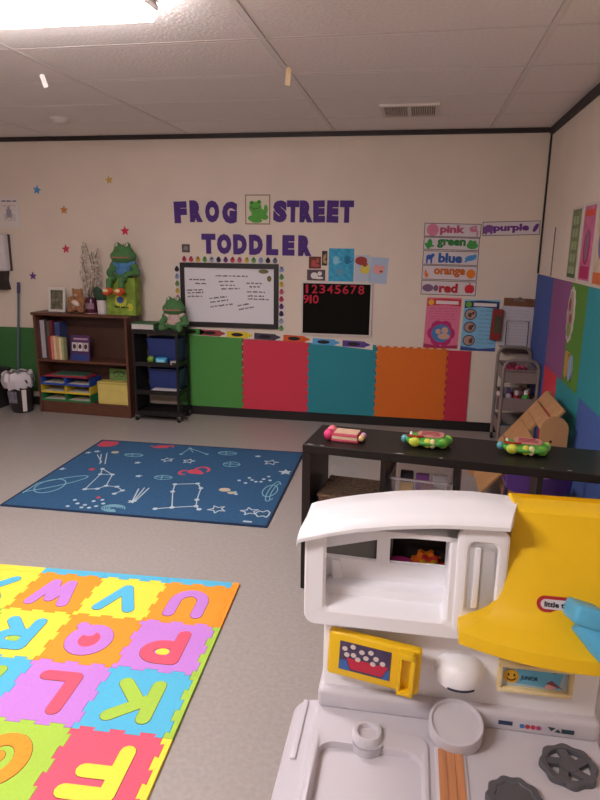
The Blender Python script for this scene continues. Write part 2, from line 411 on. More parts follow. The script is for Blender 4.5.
# black number board
t = on_wall('number_board', 'black board with red numbers one to ten in a white frame', 'board', -.682, .772)
bm = B()
for a in ((-.302, .302, 0, .016), (-.302, .302, .44, .456), (-.302, -.288, .016, .44), (.285, .302, .016, .44)): box(bm, a[0], a[1], a[2], a[3], 0, .016)
part('frame', bm, M('cfc4c0', .5), t)
bm = B(); box(bm, -.288, .285, .016, .44, 0, .01); part('panel', bm, M('14110d', .9, spec=.15), t)
RED = M('b81836', .7)
for k, ch in enumerate('12345678'): part('digit', text_mesh(ch, .05 if ch != '1' else .022, .072, .003, RED, .012, (-.255+.066*k, .393), .01), None, t)
for ch, x in (('9', -.262), ('1', -.222), ('0', -.178)): part('digit', text_mesh(ch, .05 if ch != '1' else .018, .072, .003, RED, .012, (x, .306), .01), None, t)

# pinned papers above the number board
def sheet(name, label, cat, x, z, wd, ht, hexc, rot=0., group=None, var=0.):
    t = on_wall(name, label, cat, x, z, group, rot)
    bm = B(); plate(bm, rect(0, ht/2, wd, ht), 0, .002); part('sheet', bm, M(hexc, .8, var, 30), t)
    return t
def blot(t, name, hexc, shapes, z=.002, dz=.0008, rough=.8):
    bm = B()
    for s in shapes: plate(bm, s, z, z+dz+zstep())
    return part(name, bm, M(hexc, rough), t)
t = sheet('painting', 'blue painted page with pale and dark handprints above the number board', 'painting', -.651, 1.232, .212, .27, '3f9ec4', var=.25)
def hand(cx, cy, s): return [ell(cx, cy, s*.55, s*.5), *[ell(cx + s*dx, cy + s*dy, s*.14, s*.34, rot=r) for dx, dy, r in ((-.45, .55, .4), (-.15, .75, .1), (.15, .75, -.1), (.45, .55, -.4), (.65, 0, -1.1))]]
blot(t, 'pale_handprint', '8fc4d8', hand(-.045, .16, .045)); blot(t, 'dark_handprint', '2a6f96', hand(.05, .165, .045)); blot(t, 'grey_print', '5f98b4', [ell(-.01, .08, .035, .03)])
t = sheet('drawing', 'pale sheet with red and yellow paint blots beside the blue painting', 'drawing', -.472, 1.235, .13, .215, 'b4bccc', .02)
blot(t, 'red_blot', '9c3a32', [ell(-.01, .17, .05, .035), ell(.015, .14, .03, .02)]); blot(t, 'yellow_blot', 'd6c44a', [ell(.02, .09, .04, .026), ell(.045, .115, .015, .02), ell(0, .115, .012, .02)], .0028)
t = sheet('drawing', 'pale blue sheet with a pink flower, at the end of the papers', 'drawing', -.342, 1.222, .145, .212, 'a9b8cf', -.05)
blot(t, 'pink_flower', 'e09a94', [ell(.0, .11, .045, .034), ell(-.02, .135, .02, .02), ell(.03, .13, .02, .02)]); blot(t, 'flower_centre', '6a4a5a', [ell(.02, .1, .012, .008)], .0028)
for lab, x, z, wd, ht, c1, c2 in (('small red and brown photo pinned beside the blue painting, upper row', -.874, 1.333, .104, .1, '6a3a34', 'b4524a'), ('small snapshot of a figure in white pinned touching the number board', -.862, 1.235, .155, .09, '5a4a52', 'ded6d2'), ('narrow dark photo pinned edge to edge with the blue painting', -.792, 1.36, .045, .12, '3a322e', 'b08a6a')):
    t = sheet('photo', lab, 'photo', x, z, wd, ht, c1, var=.3)
    blot(t, 'figure', c2, [ell(-wd*.1, ht*.45, wd*.2, ht*.3), ell(wd*.2, ht*.65, wd*.12, ht*.2), ell(wd*.15, ht*.25, wd*.25, ht*.12)])
t = sheet('photo', 'tiny grey photo above the corner of the whiteboard', 'photo', -2.012, 1.45, .072, .07, '5a5254', var=.4)
blot(t, 'figure', '8a7a78', [ell(0, .035, .02, .02)])

# colour word cards
def card(word, x, z, wd, ht, ch, rot, left, right, label):
    t = on_wall('colour_card', label, 'word card', x, z, 'colour word cards', rot)
    bm = B(); plate(bm, rect(0, ht/2, wd, ht), 0, .002); part('edge', bm, M('4a3c48', .8), t)
    bm = B(); plate(bm, rect(0, ht/2, wd-.01, ht-.01), .002, .003); part('face', bm, M('d2c6c8', .7), t)
    part('word', text_mesh(word, {'pink': .195, 'green': .225, 'blue': .19, 'orange': .25, 'red': .15, 'purple': .27}[word], .078 if word in ('pink', 'blue', 'red') else .07, .001, M(ch, .7), .05, (0, ht*.5), .003), None, t)
    for nm, c, sh in left + right: blot(t, nm, c, sh, .003, .001)
    return t
e = ell
card('pink', .237, 1.603, .445, .105, 'b4506e', -.015, [('ball_print', 'cf7c94', [e(-.155, .052, .048)])], [('flamingo_print', 'c87a92', [e(.165, .055, .03, .014), e(.18, .075, .008, .02), e(.195, .03, .006, .025), e(.15, .075, .025, .008, rot=.5)])], 'word card reading pink with a pink ball')
card('green', .235, 1.5, .44, .1, '2f7a3c', -.015, [('animal_print', '3f9a44', [e(-.17, .05, .02, .035), e(-.19, .03, .012, .03, rot=.6), e(-.155, .03, .022, .008)])], [('frog_print', '4a9a4a', [e(.165, .04, .045, .028), e(.15, .065, .018), e(.18, .065, .016)])], 'word card reading green with a green frog')
card('blue', .235, 1.382, .44, .112, '2f5a9c', -.01, [('animal_print', '3a5fae', [e(-.165, .06, .028, .02), e(-.185, .035, .008, .03), e(-.15, .035, .008, .03), e(-.14, .075, .014)])], [('bird_print', '4a8fc8', [e(.16, .06, .045, .022, rot=.2), e(.13, .04, .022, .01, rot=.8), e(.19, .075, .016)])], 'word card reading blue with a blue bird')
card('orange', .235, 1.262, .44, .116, 'c2641e', -.01, [('carrot_print', 'd8722e', [e(-.19, .05, .008, .03), e(-.178, .035, .012, .02)])], [('orange_print', 'd87a1e', [e(.17, .055, .036)])], 'word card reading orange with an orange fruit')
card('red', .235, 1.14, .44, .116, 'b0242e', -.01, [('wagon_print', '7a5a78', [e(-.165, .055, .045, .03), e(-.1, .055, .02, .026)])], [('apple_print', 'c02a34', [e(.155, .055, .026, .034), e(.18, .055, .026, .034), e(.168, .095, .005, .014)])], 'word card reading red with a red apple')
card('purple', .69, 1.62, .435, .108, '6a3080', .03, [('elephant_print', '7a4a8c', [e(-.17, .055, .04, .03), e(-.205, .045, .01, .03), e(-.19, .03, .01, .02), e(-.15, .03, .01, .02)])], [('fruit_print', '6a3a84', [e(.185, .055, .016, .036, rot=-.5)])], 'word card reading purple with a purple elephant')

# two posters
def poster(label, x, z, body, head, foot, extra):
    t = on_wall('poster', label, 'poster', x, z, rot=.0)
    bm = B(); plate(bm, [(-.145, 0), (.135, 0), (.145, .42), (-.135, .42)], 0, .002); part('sheet', bm, M(body, .6), t)
    blot(t, 'footer', foot, [[(-.145, 0), (.135, 0), (.137, .03), (0, .018), (-.143, .035)]])
    blot(t, 'banner', head, [[(-.13, .35), (0, .362), (.14, .35), (.142, .405), (0, .414), (-.13, .405)]])
    blot(t, 'banner_text', 'e0d4d4', [[(-.06, .368), (.12, .366), (.12, .392), (-.06, .395)]], .0028)
    blot(t, 'badge', extra, [ell(-.1, .38, .024)], .0028)
    return t
t = poster('pink poster with a photo in a flower-shaped frame above the orange mat', .205, .70, 'd8708f', 'c23a3e', 'a02a56', 'e0a83a')
blot(t, 'photo_frame', 'b42a6a', [ell(-.005 + .06*math.cos(a), .125 + .06*math.sin(a), .055, n=10) for a in [k*PI/3 for k in range(6)]] + [ell(-.005, .125, .07)])
blot(t, 'photo', '4a7ab0', [ell(-.005, .125, .08, .075)], .0028); blot(t, 'child_print', 'c8a08c', [ell(.025, .15, .028), ell(-.03, .14, .022), ell(.02, .1, .05, .025)], .0036)
bm = B()
for k in range(5): scribble(bm, -.11, .11, .33-.022*k, 0, .002, .0026, .003, .003)
part('small_print', bm, M('b04a74', .8), t, kind='stuff')
t = poster('light blue poster with three round photos', .508, .69, '7cb4d4', '2a3a5a', '3a4a8a', '6aa03a')
for k, y in enumerate((.3, .195, .085)):
    r = blot(t, 'photo_ring', '3a4a5a', [ell(-.08, y, .05, .047)]); blot(t, 'photo', 'b08a82', [ell(-.08, y, .042, .038)], .0028); blot(t, 'child_print', '5a4038', [ell(-.085+.01*k, y-.005, .016, .02), ell(-.06, y+.01, .012)], .0036)
bm = B()
for k in range(9): scribble(bm, -.01, .12, .33-.033*k, 0, .002, .0026, .003, .003)
part('small_print', bm, M('4a7a9a', .8), t, kind='stuff')

# wall stars
for (x, z, c, lab, r) in ((-3.386, 1.971, '4f8fc0', 'blue paper star high on the wall', .042), (-3.139, 1.801, 'c8803e', 'orange paper star on the wall', .04), (-2.694, 2.052, 'c9a04a', 'yellow paper star highest on the wall', .038),
                           (-3.147, 1.464, 'c23a52', 'red paper star above the picture frame', .042), (-3.497, 1.218, '6a3a80', 'purple paper star above the broom', .04), (-2.57, 1.626, 'd03048', 'red paper star just above the seated frog doll', .044)):
    t = on_wall('wall_star', lab, 'star', x, z, rot=rnd.uniform(-.2, .2))
    bm = B(); plate(bm, starpts(0, 0, r, r*.46), 0, .003); part('cutout', bm, M(c, .8), t)

# left end of the back wall: notice, towel dispenser, broom
t = on_wall('notice', 'white printed notice in a clear sleeve above the towel dispenser', 'notice', -3.68, 1.65)
bm = B(); plate(bm, rect(0, .13, .215, .265), 0, .004); part('sheet', bm, M('d9cfca', .6), t)
bm = B(); scribble(bm, -.06, .08, .225, 0, .004, .0048, .006, .009); scribble(bm, -.06, .07, .185, 0, .004, .0048, .0025, .003)
for k in range(5): scribble(bm, -.05, .06, .06+.012*k, 0, .004, .0048, .002, .003)
part('print', bm, M('7a7078', .8), t, kind='stuff')
blot(t, 'figure', '9a90a0', [rect(0, .12, .05, .07), ell(0, .165, .014)], .004)
t = on_wall('towel_dispenser', 'pale grey paper towel dispenser with a dark lower lever on the wall', 'dispenser', -3.83, 1.09)
bm = B(); box(bm, -.14, .13, .17, .50, 0, .10, .02, 3); part('cover', bm, M('d0c8ca', .35), t, smooth=True)
bm = B(); box(bm, .118, .136, .172, .496, .0, .028, .004); part('side_edge', bm, M('3a3436', .5), t)
bm = B(); plate(bm, [(-.12, 0), (.10, 0), (.085, .08), (.10, .17), (-.12, .17), (-.105, .08)], 0, .08); part('lever', bm, M('2c2624', .5), t)
t = thing('broom', 'broom with a thin blue-grey handle leaning on the green mat', 'broom', (-3.705, 5.365, 0))
bm = B(); tube(bm, [(0, 0, .2), (.07, .03, 1.08)], .011, 10); part('handle', bm, M('5a6a78', .4), t)
bm = B(); tube(bm, [(.069, .03, 1.06), (.077, .033, 1.16)], .015, 10); part('grip', bm, M('44486a', .5), t)
bm = B(); box(bm, -.05, .05, -.025, .025, .14, .21, .012); part('brush_head', bm, M('2a2a2c', .6), t)
bm = B(); loft(bm, [[(-.05, -.02, .14), (.05, -.02, .14), (.05, .02, .14), (-.05, .02, .14)], [(-.06, -.03, 0), (.06, -.03, 0), (.06, .03, 0), (-.06, .03, 0)]]); part('bristles', bm, M('3a3836', .9, .3, 200), t)
# waste bin
t = thing('waste_bin', 'small dark bin with a white plastic bag folded over its rim, beside the bookcase', 'bin', (-3.545, 5.17, 0))
bm = B(); lathe(bm, [(.085, 0), (.09, .01), (.115, .31), (.105, .31), (.085, .02), (.001, .02)], n=20); part('bucket', bm, M('2a2422', .45), t, smooth=True)
bm = B(); plate(bm, [(-.045, .05), (.035, .05), (.04, .16), (-.05, .16)], 0, .002, T(-.005, -.112, .05) @ Rx(PI/2 + .08)); part('label_print', bm, M('77707c', .7, .5, 50), t)
bm = B(); plate(bm, [(-.02, 0), (.015, 0), (.02, .2), (-.02, .2)], 0, .003, T(.075, -.075, .02) @ Rz(.7) @ Rx(PI/2)); part('tag', bm, M('d8ccc6', .7), t)
bm = B(); N = 26; loops = []
for z, r in ((.365, .09), (.37, .115), (.35, .13), (.30, .138), (.25, .13), (.225, .122)):
    loops.append([((r + .012*math.sin(k*2.7+z*30) + .008*math.sin(k*5.1))*math.cos(2*PI*k/N) - .02, (r + .012*math.sin(k*2.7+z*30))*math.sin(2*PI*k/N), z + .01*math.sin(k*1.9)) for k in range(N)])
loft(bm, loops, False, False); part('bag', bm, M('cfc6cc', .5), t, smooth=True)
# low black caddy at the edge of the view, behind the bin
t = thing('storage_tub', 'low dark grey tub with a yellow cloth against the wall left of the bin', 'tub', (-3.955, 5.26, 0))
bm = B(); loft(bm, [rr for rr in ([(x, y, 0) for x, y in rrect(-.15, .15, -.1, .1, .03)], [(x, y, .36) for x, y in rrect(-.19, .19, -.13, .13, .03)], [(x, y, .36) for x, y in rrect(-.18, .18, -.12, .12, .03)], [(x, y, .05) for x, y in rrect(-.14, .14, -.09, .09, .03)])]); part('tub', bm, M('3a3436', .5), t)
bm = B(); plate(bm, [(-.05, .05), (.02, .05), (.02, .2), (-.05, .2)], 0, .003, T(.06, -.125, .02) @ Rx(PI/2+.08)); part('label_print', bm, M('cfc6c2', .7), t)
blob('cloth', [((-.03, -.02, .36), (.12, .08, .05)), ((.06, 0, .37), (.06, .06, .03))], M('d0a030', .9), t, .012)

# ------------------------------------------------------------------ blue space rug
RUGA = math.radians(1.2)
rug = thing('rug', 'navy blue rug printed with planets, stars and constellations', 'rug', (-2.375, 3.155, 0), (0, 0, RUGA))
bm = B(); plate(bm, rrect(0, 1.62, 0, 1.325, .012), 0, .008); part('pile', bm, M('2c567c', .95, .14, 90, bump=.3, name='rug_pile'), rug)
bm = B()
for a in ((0, 1.62, 0, .012), (0, 1.62, 1.313, 1.325), (0, .012, .012, 1.313), (1.608, 1.62, .012, 1.313)): box(bm, a[0], a[1], a[2], a[3], .001, .0095)
part('binding', bm, M('1e2c48', .9), rug)
def L_(p):
    x, y = p[0]-.025, p[1]+.025
    X, Y = x*math.cos(RUGA)+y*math.sin(RUGA), -x*math.sin(RUGA)+y*math.cos(RUGA)
    return (min(max(X, .025), 1.595), min(max(Y, .03), 1.295))
z0r, z1r = .0082, .0094
PALE, AQUA, CORAL = M('b9c6cf', .95), M('7fb0c0', .95), M('c8485c', .95)
def motif(name, mat, strokes=(), fills=(), wd=.008):
    bm = B()
    for s in strokes: stroke(bm, [L_(p) for p in s], wd, z0r, z1r, n=6)
    for f in fills: plate(bm, [L_(p) for p in f], z0r, z1r+zstep())
    return part(name, bm, mat, rug)
motif('red_planet', CORAL, fills=[ell(.085, 1.22, .085, .085, 20)])
motif('planet_band', M('e6a0a4', .95), [[(.03, 1.235), (.09, 1.215), (.14, 1.24)]], wd=.012)
sat = [(p[0], p[1]) for p in ell(.145, .315, .085, .12, 20)]
motif('ringed_planet', AQUA, [sat + [sat[0]], ell(.13, .35, .06, .24, 22, rot=-.75) + [ell(.13, .35, .06, .24, 22, rot=-.75)[0]]], wd=.007)
c1 = [(.389, .308), (.462, .332), (.492, .391), (.437, .589), (.318, .679), (.356, .577)]
motif('constellation', PALE, [c1, [c1[0], c1[5]], [c1[3], c1[5]], [c1[2], (.567, .39), (.629, .338), (.604, .278)]], [ell(p[0], p[1], .016, n=8) for p in c1 + [(.629, .338), (.604, .278), (.567, .39)]], .006)
motif('comet', PALE, [[(.253, .769), (.16, .97)], [(.25, .8), (.139, .95)], [(.287, .777), (.19, 1.0)]], wd=.007)
motif('comet', PALE, [[(.764, .191), (.716, .387)], [(.77, .2), (.745, .41)], [(.78, .2), (.775, .41)]], [starpts(.764, .185, .03)], .008)
for x, y in ((.425, .04), (.417, .136), (.514, .079), (.537, .142), (.579, .171), (.588, .075), (.513, .04), (.559, .045), (.61, .12), (.46, .09)): motif('star_dot', PALE, fills=[ell(x, y, .012, n=8)])
motif('swirl', AQUA, [arc(.70, .07, .07*(1-.2*k), .05*(1-.2*k), 10*k, 300, 12) for k in range(4)], wd=.006)
for q in (ell(.253, .654, .022, n=10), ell(.538, .2, .014, n=8)): motif('red_dot', CORAL, fills=[q])
motif('crab', CORAL, [arc(.995, .80, .05, .06, -20, 200, 8), arc(.89, .73, .03, .04, 90, 300, 8)], [ell(.955, .76, .05, .04), ell(1.0, .74, .03, .02)], .018)
motif('lobster', CORAL, [[(.44, 1.23), (.5, 1.2), (.6, 1.28)], arc(.58, 1.24, .03, .03, 0, 220, 6)], [ell(.53, 1.235, .05, .035)], .018)
u1 = [(1.032, .151), (.944, .388), (.912, .509), (1.051, .553), (1.098, .48), (1.137, .294), (1.164, .199)]
motif('constellation', PALE, [u1, [(.943, .112), (1.032, .151), (1.164, .199), (1.197, .159)]], [ell(p[0], p[1], .016, n=8) for p in u1 + [(.943, .112), (1.197, .159)]], .007)
for (x, y), fl in (((1.424, 1.059), 0), ((1.568, .884), 1), ((1.301, .182), 0), ((1.495, .192), 0), ((.683, .952), 0), ((.841, .959), 0)):
    s = starpts(x, y, .055 if x > 1 else .045, rot=rnd.uniform(0, 1))
    motif('star', PALE, [] if fl else [s + [s[0]]], [s] if fl else [], .007)
motif('constellation', AQUA, [[(.732, 1.094), (.748, 1.242), (.918, 1.135)], [(.748, 1.242), (.80, 1.16)]], [ell(x, y, .014, n=8) for x, y in ((.732, 1.094), (.748, 1.242), (.918, 1.135))], .007)
for q in (ell(1.255, .485, .038, .03, 10), ell(1.31, .445, .026, .02, 8), ell(.24, 1.03, .03, .025, 8)): motif('rock', M('c3b49c', .95), fills=[q])
for x, y in ((1.299, .664), (1.353, .628), (1.413, .665), (1.452, .722), (1.499, .708), (1.474, .776), (1.446, .672), (1.353, .725), (1.38, .69), (1.33, .46), (1.345, .43)): motif('star_dot', PALE, fills=[ell(x, y, .012, n=8)])
s2 = ell(1.54, .53, .045, .1, 16)
motif('ringed_planet', AQUA, [s2 + [s2[0]], arc(1.56, .53, .03, .17, 60, 300, 12), arc(1.575, .53, .02, .14, 60, 300, 12)], wd=.007)
cl = [(1.56, .13), (1.535, .17), (1.55, .21), (1.575, .2), (1.595, .225), (1.625, .2), (1.64, .16), (1.61, .13), (1.59, .145), (1.56, .13)]
motif('cloud', PALE, [cl], wd=.008)
for (x, y, a, b) in ((1.06, 1.19, .07, .04), (1.16, .96, .06, .05), (.79, .61, .06, .04), (.40, 1.0, .07, .035)):
    q = ell(x, y, a, b, 12); motif('doodle', AQUA, [q + [q[0]], [(x-a, y), (x+a, y+.01)], [(x, y-b), (x-.02, y+b)]], wd=.006)
for x, y in ((.05, .62), (.05, .98), (.10, 1.02), (.5, .85), (1.3, 1.17), (.62, .6)): motif('small_star', PALE, fills=[starpts(x, y, .026)])
motif('brand_tag', PALE, fills=[rect(1.52, .052, .05, .016)])

# ------------------------------------------------------------------ alphabet floor mat
TS = .305
amat = thing('alphabet_mat', 'multicoloured interlocking foam alphabet mat on the floor', 'play mat', (-.7672, 2.5168, 0), (0, 0, .0527))
FO = {'o': 'f6992e', 'y': 'fbe04a', 'p': 'c583d8', 'b': '56b8dc', 'r': 'ef5a72', 'g': 'a8cc4a'}
def foamM(k): return M(FO[k], .8, .03, 90, bump=.08)
def q(*a): return list(a)
A_ = arc
GLY = {  # strokes inside a unit square
 'A': [[(0, 0), (.5, 1), (1, 0)], [(.22, .35), (.78, .35)]], 'B': [[(0, 0), (0, 1)], [(0, 1), *A_(.5, .76, .4, .24, 90, -90), (0, .52)], [(0, .52), *A_(.55, .26, .45, .26, 90, -90), (0, 0)]],
 'C': [A_(.52, .5, .5, .5, 50, 310, 14)], 'D': [[(0, 0), (0, 1), *A_(.35, .5, .6, .5, 90, -90, 12), (0, 0)]], 'E': [[(1, 1), (0, 1), (0, 0), (1, 0)], [(0, .5), (.8, .5)]],
 'F': [[(.95, 1), (0, 1), (0, 0)], [(0, .52), (.75, .52)]], 'G': [[*A_(.52, .5, .5, .5, 55, 330, 14), (.98, .45), (.6, .45)]], 'H': [[(0, 0), (0, 1)], [(1, 0), (1, 1)], [(0, .5), (1, .5)]],
 'I': [[(.5, 0), (.5, 1)]], 'J': [[(.8, 1), (.8, .3), *A_(.45, .3, .35, .3, 0, -170)]], 'K': [[(.05, 0), (.05, 1)], [(.95, 1), (.12, .45)], [(.35, .6), (.95, 0)]], 'L': [[(.1, 1), (.1, 0), (.9, 0)]],
 'M': [[(0, 0), (.1, 1), (.5, .3), (.9, 1), (1, 0)]], 'N': [[(0, 0), (0, 1), (1, 0), (1, 1)]], 'O': [A_(.5, .5, .5, .5, 0, 360, 18)], 'P': [[(.08, 0), (.08, 1)], [(.08, 1), *A_(.5, .72, .42, .28, 90, -90), (.08, .44)]],
 'Q': [A_(.5, .52, .5, .46, 0, 360, 18), [(.62, .25), (.98, 0)]], 'R': [[(.08, 0), (.08, 1)], [(.08, 1), *A_(.5, .74, .4, .26, 90, -90), (.08, .48)], [(.45, .48), (.95, 0)]],
 'S': [[*A_(.5, .74, .42, .26, 40, 270, 10), *A_(.5, .25, .45, .25, 90, -140, 10)]], 'T': [[(0, 1), (1, 1)], [(.5, 1), (.5, 0)]], 'U': [[(.05, 1), (.05, .42), *A_(.5, .42, .45, .42, 180, 360, 10), (.95, 1)]],
 'V': [[(0, 1), (.5, 0), (1, 1)]], 'W': [[(-.05, 1), (.22, 0), (.5, .8), (.78, 0), (1.05, 1)]], 'X': [[(0, 0), (1, 1)], [(0, 1), (1, 0)]], 'Y': [[(0, 1), (.5, .5), (1, 1)], [(.5, .5), (.5, 0)]]}
rows = [('U', 'o', 'p'), ('V', 'y', 'b'), ('W', 'o', 'p'), ('X', 'y', 'b'), ('Y', 'r', 'g'),
        ('P', 'p', 'r'), ('Q', 'o', 'p'), ('R', 'y', 'b'), ('S', 'g', 'r'), ('T', 'b', 'y'),
        ('K', 'b', 'g'), ('L', 'p', 'r'), ('M', 'b', 'g'), ('N', 'o', 'p'), ('O', 'y', 'r'),
        ('F', 'r', 'y'), ('G', 'g', 'o'), ('H', 'p', 'b'), ('I', 'y', 'r'), ('J', 'o', 'g'),
        ('A', 'g', 'p'), ('B', 'o', 'b'), ('C', 'b', 'y'), ('D', 'r', 'g'), ('E', 'p', 'o')]
CN = {'o': 'orange', 'y': 'yellow', 'p': 'purple', 'b': 'blue', 'r': 'coral', 'g': 'lime green'}
counters = {'P': ('y', .46, .72, .2, .12), 'Q': ('r', .5, .52, .34, .32), 'R': ('g', .44, .74, .2, .1)}
bmt = B(); plate(bmt, foam(-TS/2, TS/2, -TS/2, TS/2, (3, 3), .014), 0, .012)
base = finish(bmt, 'mat_tile', foamM('o'))
for k, (ch, tc, lc) in enumerate(rows):
    i, j = k % 5, k // 5
    me = base.copy(); me.materials.clear(); me.materials.append(foamM(tc))
    tl = part('mat_tile', me, None, amat, (-(i+.5)*TS, -(j+.5)*TS, 0), label='%s foam tile with a %s letter %s' % (CN[tc], CN[lc], ch))
    bm = B(); S, Wd, Ht = .05, .135, .162
    for s in GLY[ch]: stroke(bm, [(-(p[0]-.5)*Wd, -(p[1]-.5)*Ht) for p in s], S, .0118, .0136)
    part('letter', bm, foamM(lc), tl)
    bm = B()
    for s in GLY[ch]: stroke(bm, [(-(p[0]-.5)*Wd, -(p[1]-.5)*Ht) for p in s], S+.004, .0115, .0122)
    part('letter_joint', bm, M('6a4a3a', .9), tl)
    if ch in counters:
        cc, cx, cy, a, b = counters[ch]
        bm = B(); plate(bm, ell(-(cx-.5)*Wd, -(cy-.5)*Ht, a*Wd, b*Ht), .0118, .0133); part('letter_centre', bm, foamM(cc), tl)
BW = .032
def strip(pts, c): bm = B(); plate(bm, pts, 0, .012); part('border_piece', bm, foamM(c), amat)
ew = .0008
for i, c in enumerate('bbbyb'):
    x0, x1 = -(i+1)*TS, -i*TS
    strip([(x0+ew, BW+.018), (x0+ew, ew)] + seam((x0, 0), (x1, 0), 3, .014, 1, ew) + [(x1-ew, ew), (x1-ew, BW+.018)], c)
for j, c in enumerate('oggyb'):
    y0, y1 = -(j+1)*TS, -j*TS
    strip([(BW, y0+ew), (BW, y1-ew), (ew, y1-ew)] + seam((0, y1), (0, y0), 3, .014, 0, ew) + [(ew, y0+ew)], c)
for i, c in enumerate('rgoyp'):
    x0, x1 = -(i+1)*TS, -i*TS
    strip([(x0+ew, -5*TS-BW), (x0+ew, -5*TS-ew)] + seam((x0, -5*TS), (x1, -5*TS), 3, .014, 1, -ew) + [(x1-ew, -5*TS-ew), (x1-ew, -5*TS-BW)], c)
for j, c in enumerate('ybrgo'):
    y0, y1 = -(j+1)*TS, -j*TS
    strip([(-5*TS-BW, y0+ew), (-5*TS-BW, y1-ew), (-5*TS-ew, y1-ew)] + seam((-5*TS, y1), (-5*TS, y0), 3, .014, 0, -ew) + [(-5*TS-ew, y0+ew)], c)
strip([(0, ew), (BW, ew), (BW, BW+.018), (0, BW+.018)], 'o')
# ------------------------------------------------------------------ bookcase and everything on it
BSZ = .915
WOOD = M('5e3a2c', .42, .16, 14, name='walnut_laminate', wave=(1, 1, 6), spec=.4)
WOODB = M('4a2e24', .55, .12, 14, name='walnut_back', wave=(1, 1, 6))
BSX, BSY = -3.375, 5.183
BSR = math.atan2(5.14-5.183, .91)
bs = thing('bookcase', 'dark walnut bookcase with two open shelves', 'bookcase', (BSX, BSY, 0), (0, 0, BSR))
BWD, BDP = .912, .225
for x in (0, BWD-.022):
    bm = B(); box(bm, x, x+.022, 0, BDP, 0, BSZ-.022); part('side_panel', bm, WOOD, bs)
bm = B(); box(bm, -.015, BWD+.035, -.012, BDP+.003, BSZ-.024, BSZ, .004); part('top_panel', bm, WOOD, bs)
bm = B(); box(bm, .022, BWD-.022, .004, BDP-.01, .475, .497); part('shelf', bm, WOOD, bs)
bm = B(); box(bm, .022, BWD-.022, .004, BDP-.01, .09, .112); part('shelf', bm, WOOD, bs)
bm = B(); box(bm, .022, BWD-.022, .008, .026, 0, .09); part('kick_board', bm, WOOD, bs)
bm = B(); box(bm, .022, BWD-.022, BDP-.01, BDP-.002, .09, BSZ-.024); part('back_panel', bm, WOODB, bs)
def bsp(x, y, z=0):
    return (BSX + x*math.cos(BSR) - y*math.sin(BSR), BSY + x*math.sin(BSR) + y*math.cos(BSR), z)
def book(label, x, y, z, wd, dp, ht, c, lean=0., rz=0., pages='d8ccb8', group='books on the bookcase', cat='book', name='book', world=False):
    """upright book, spine towards the viewer"""
    t = thing(name, label, cat, (x, y, z) if world else bsp(x, y, z), (0, lean, rz if world else BSR+rz), group)
    bm = B(); box(bm, 0, .003, 0, dp, 0, ht); box(bm, wd-.003, wd, 0, dp, 0, ht); box(bm, .003, wd-.003, 0, .003, 0, ht); part('cover', bm, M(c, .6, .08, 20), t)
    bm = B(); box(bm, .0032, wd-.0032, .0032, dp-.006, .005, ht-.005); part('page_block', bm, M(pages, .9), t)
    return t
zs = .497
x = .024
for c, wd, ht, lab in (('b4aab4', .042, .34, 'tall pale grey binder at the end of the book row'), ('4a3c36', .02, .345, 'tall dark brown book beside the grey binder'), ('5a5a4a', .022, .335, 'tall olive book beside the dark brown book'),
                       ('6a2a34', .03, .34, 'tall maroon book standing in the row'), ('3f4a7a', .05, .325, 'thick dark blue book behind the small books')):
    book(lab, x, .06 if wd < .05 else .09, zs, wd, .12, ht, c); x += wd + .003
x = .135
for c, wd, ht, lab in (('8a2c38', .02, .215, 'short crimson book in front of the tall books'), ('c8805a', .022, .21, 'short orange book beside the crimson one'), ('d8b0a0', .024, .212, 'short pale pink book in the row'), ('c9a06a', .022, .205, 'short tan book in the row'), ('ddd0a8', .022, .2, 'short cream book with a worn spine'), ('a8a878', .02, .2, 'short olive green book in the row')):
    book(lab, x, .004, zs, wd, .052, ht, c, .0, 0); x += wd + .004
t = thing('picture_book', 'purple picture book with three faces on its cover, facing out', 'book', bsp(.345, .02, zs), (-.12, 0, BSR))
bm = B(); box(bm, -.01, .18, 0, .014, 0, .225); part('cover', bm, M('4a2c5a', .5, .1, 20), t)
for k, c in enumerate(('c8bcb8', 'd8ccc8', 'c0aca8')):
    bm = B(); box(bm, .005+.056*k, .055+.056*k, -.001, .001, .085, .16); f = part('portrait', bm, M(c, .6), t)
    bm = B(); plate(bm, ell(.03+.056*k, .125, .016, .022), 0, .0012, T(0, -.0012, 0) @ Rx(PI/2)); part('face', bm, M('3a302e', .7), f)
bm = B(); box(bm, .0, .17, -.001, .001, .0, .055); part('blue_band', bm, M('2c3a7a', .6), t)
bm = B(); box(bm, .02, .16, -.001, .001, .185, .2); part('title_band', bm, M('b08aa0', .6), t)
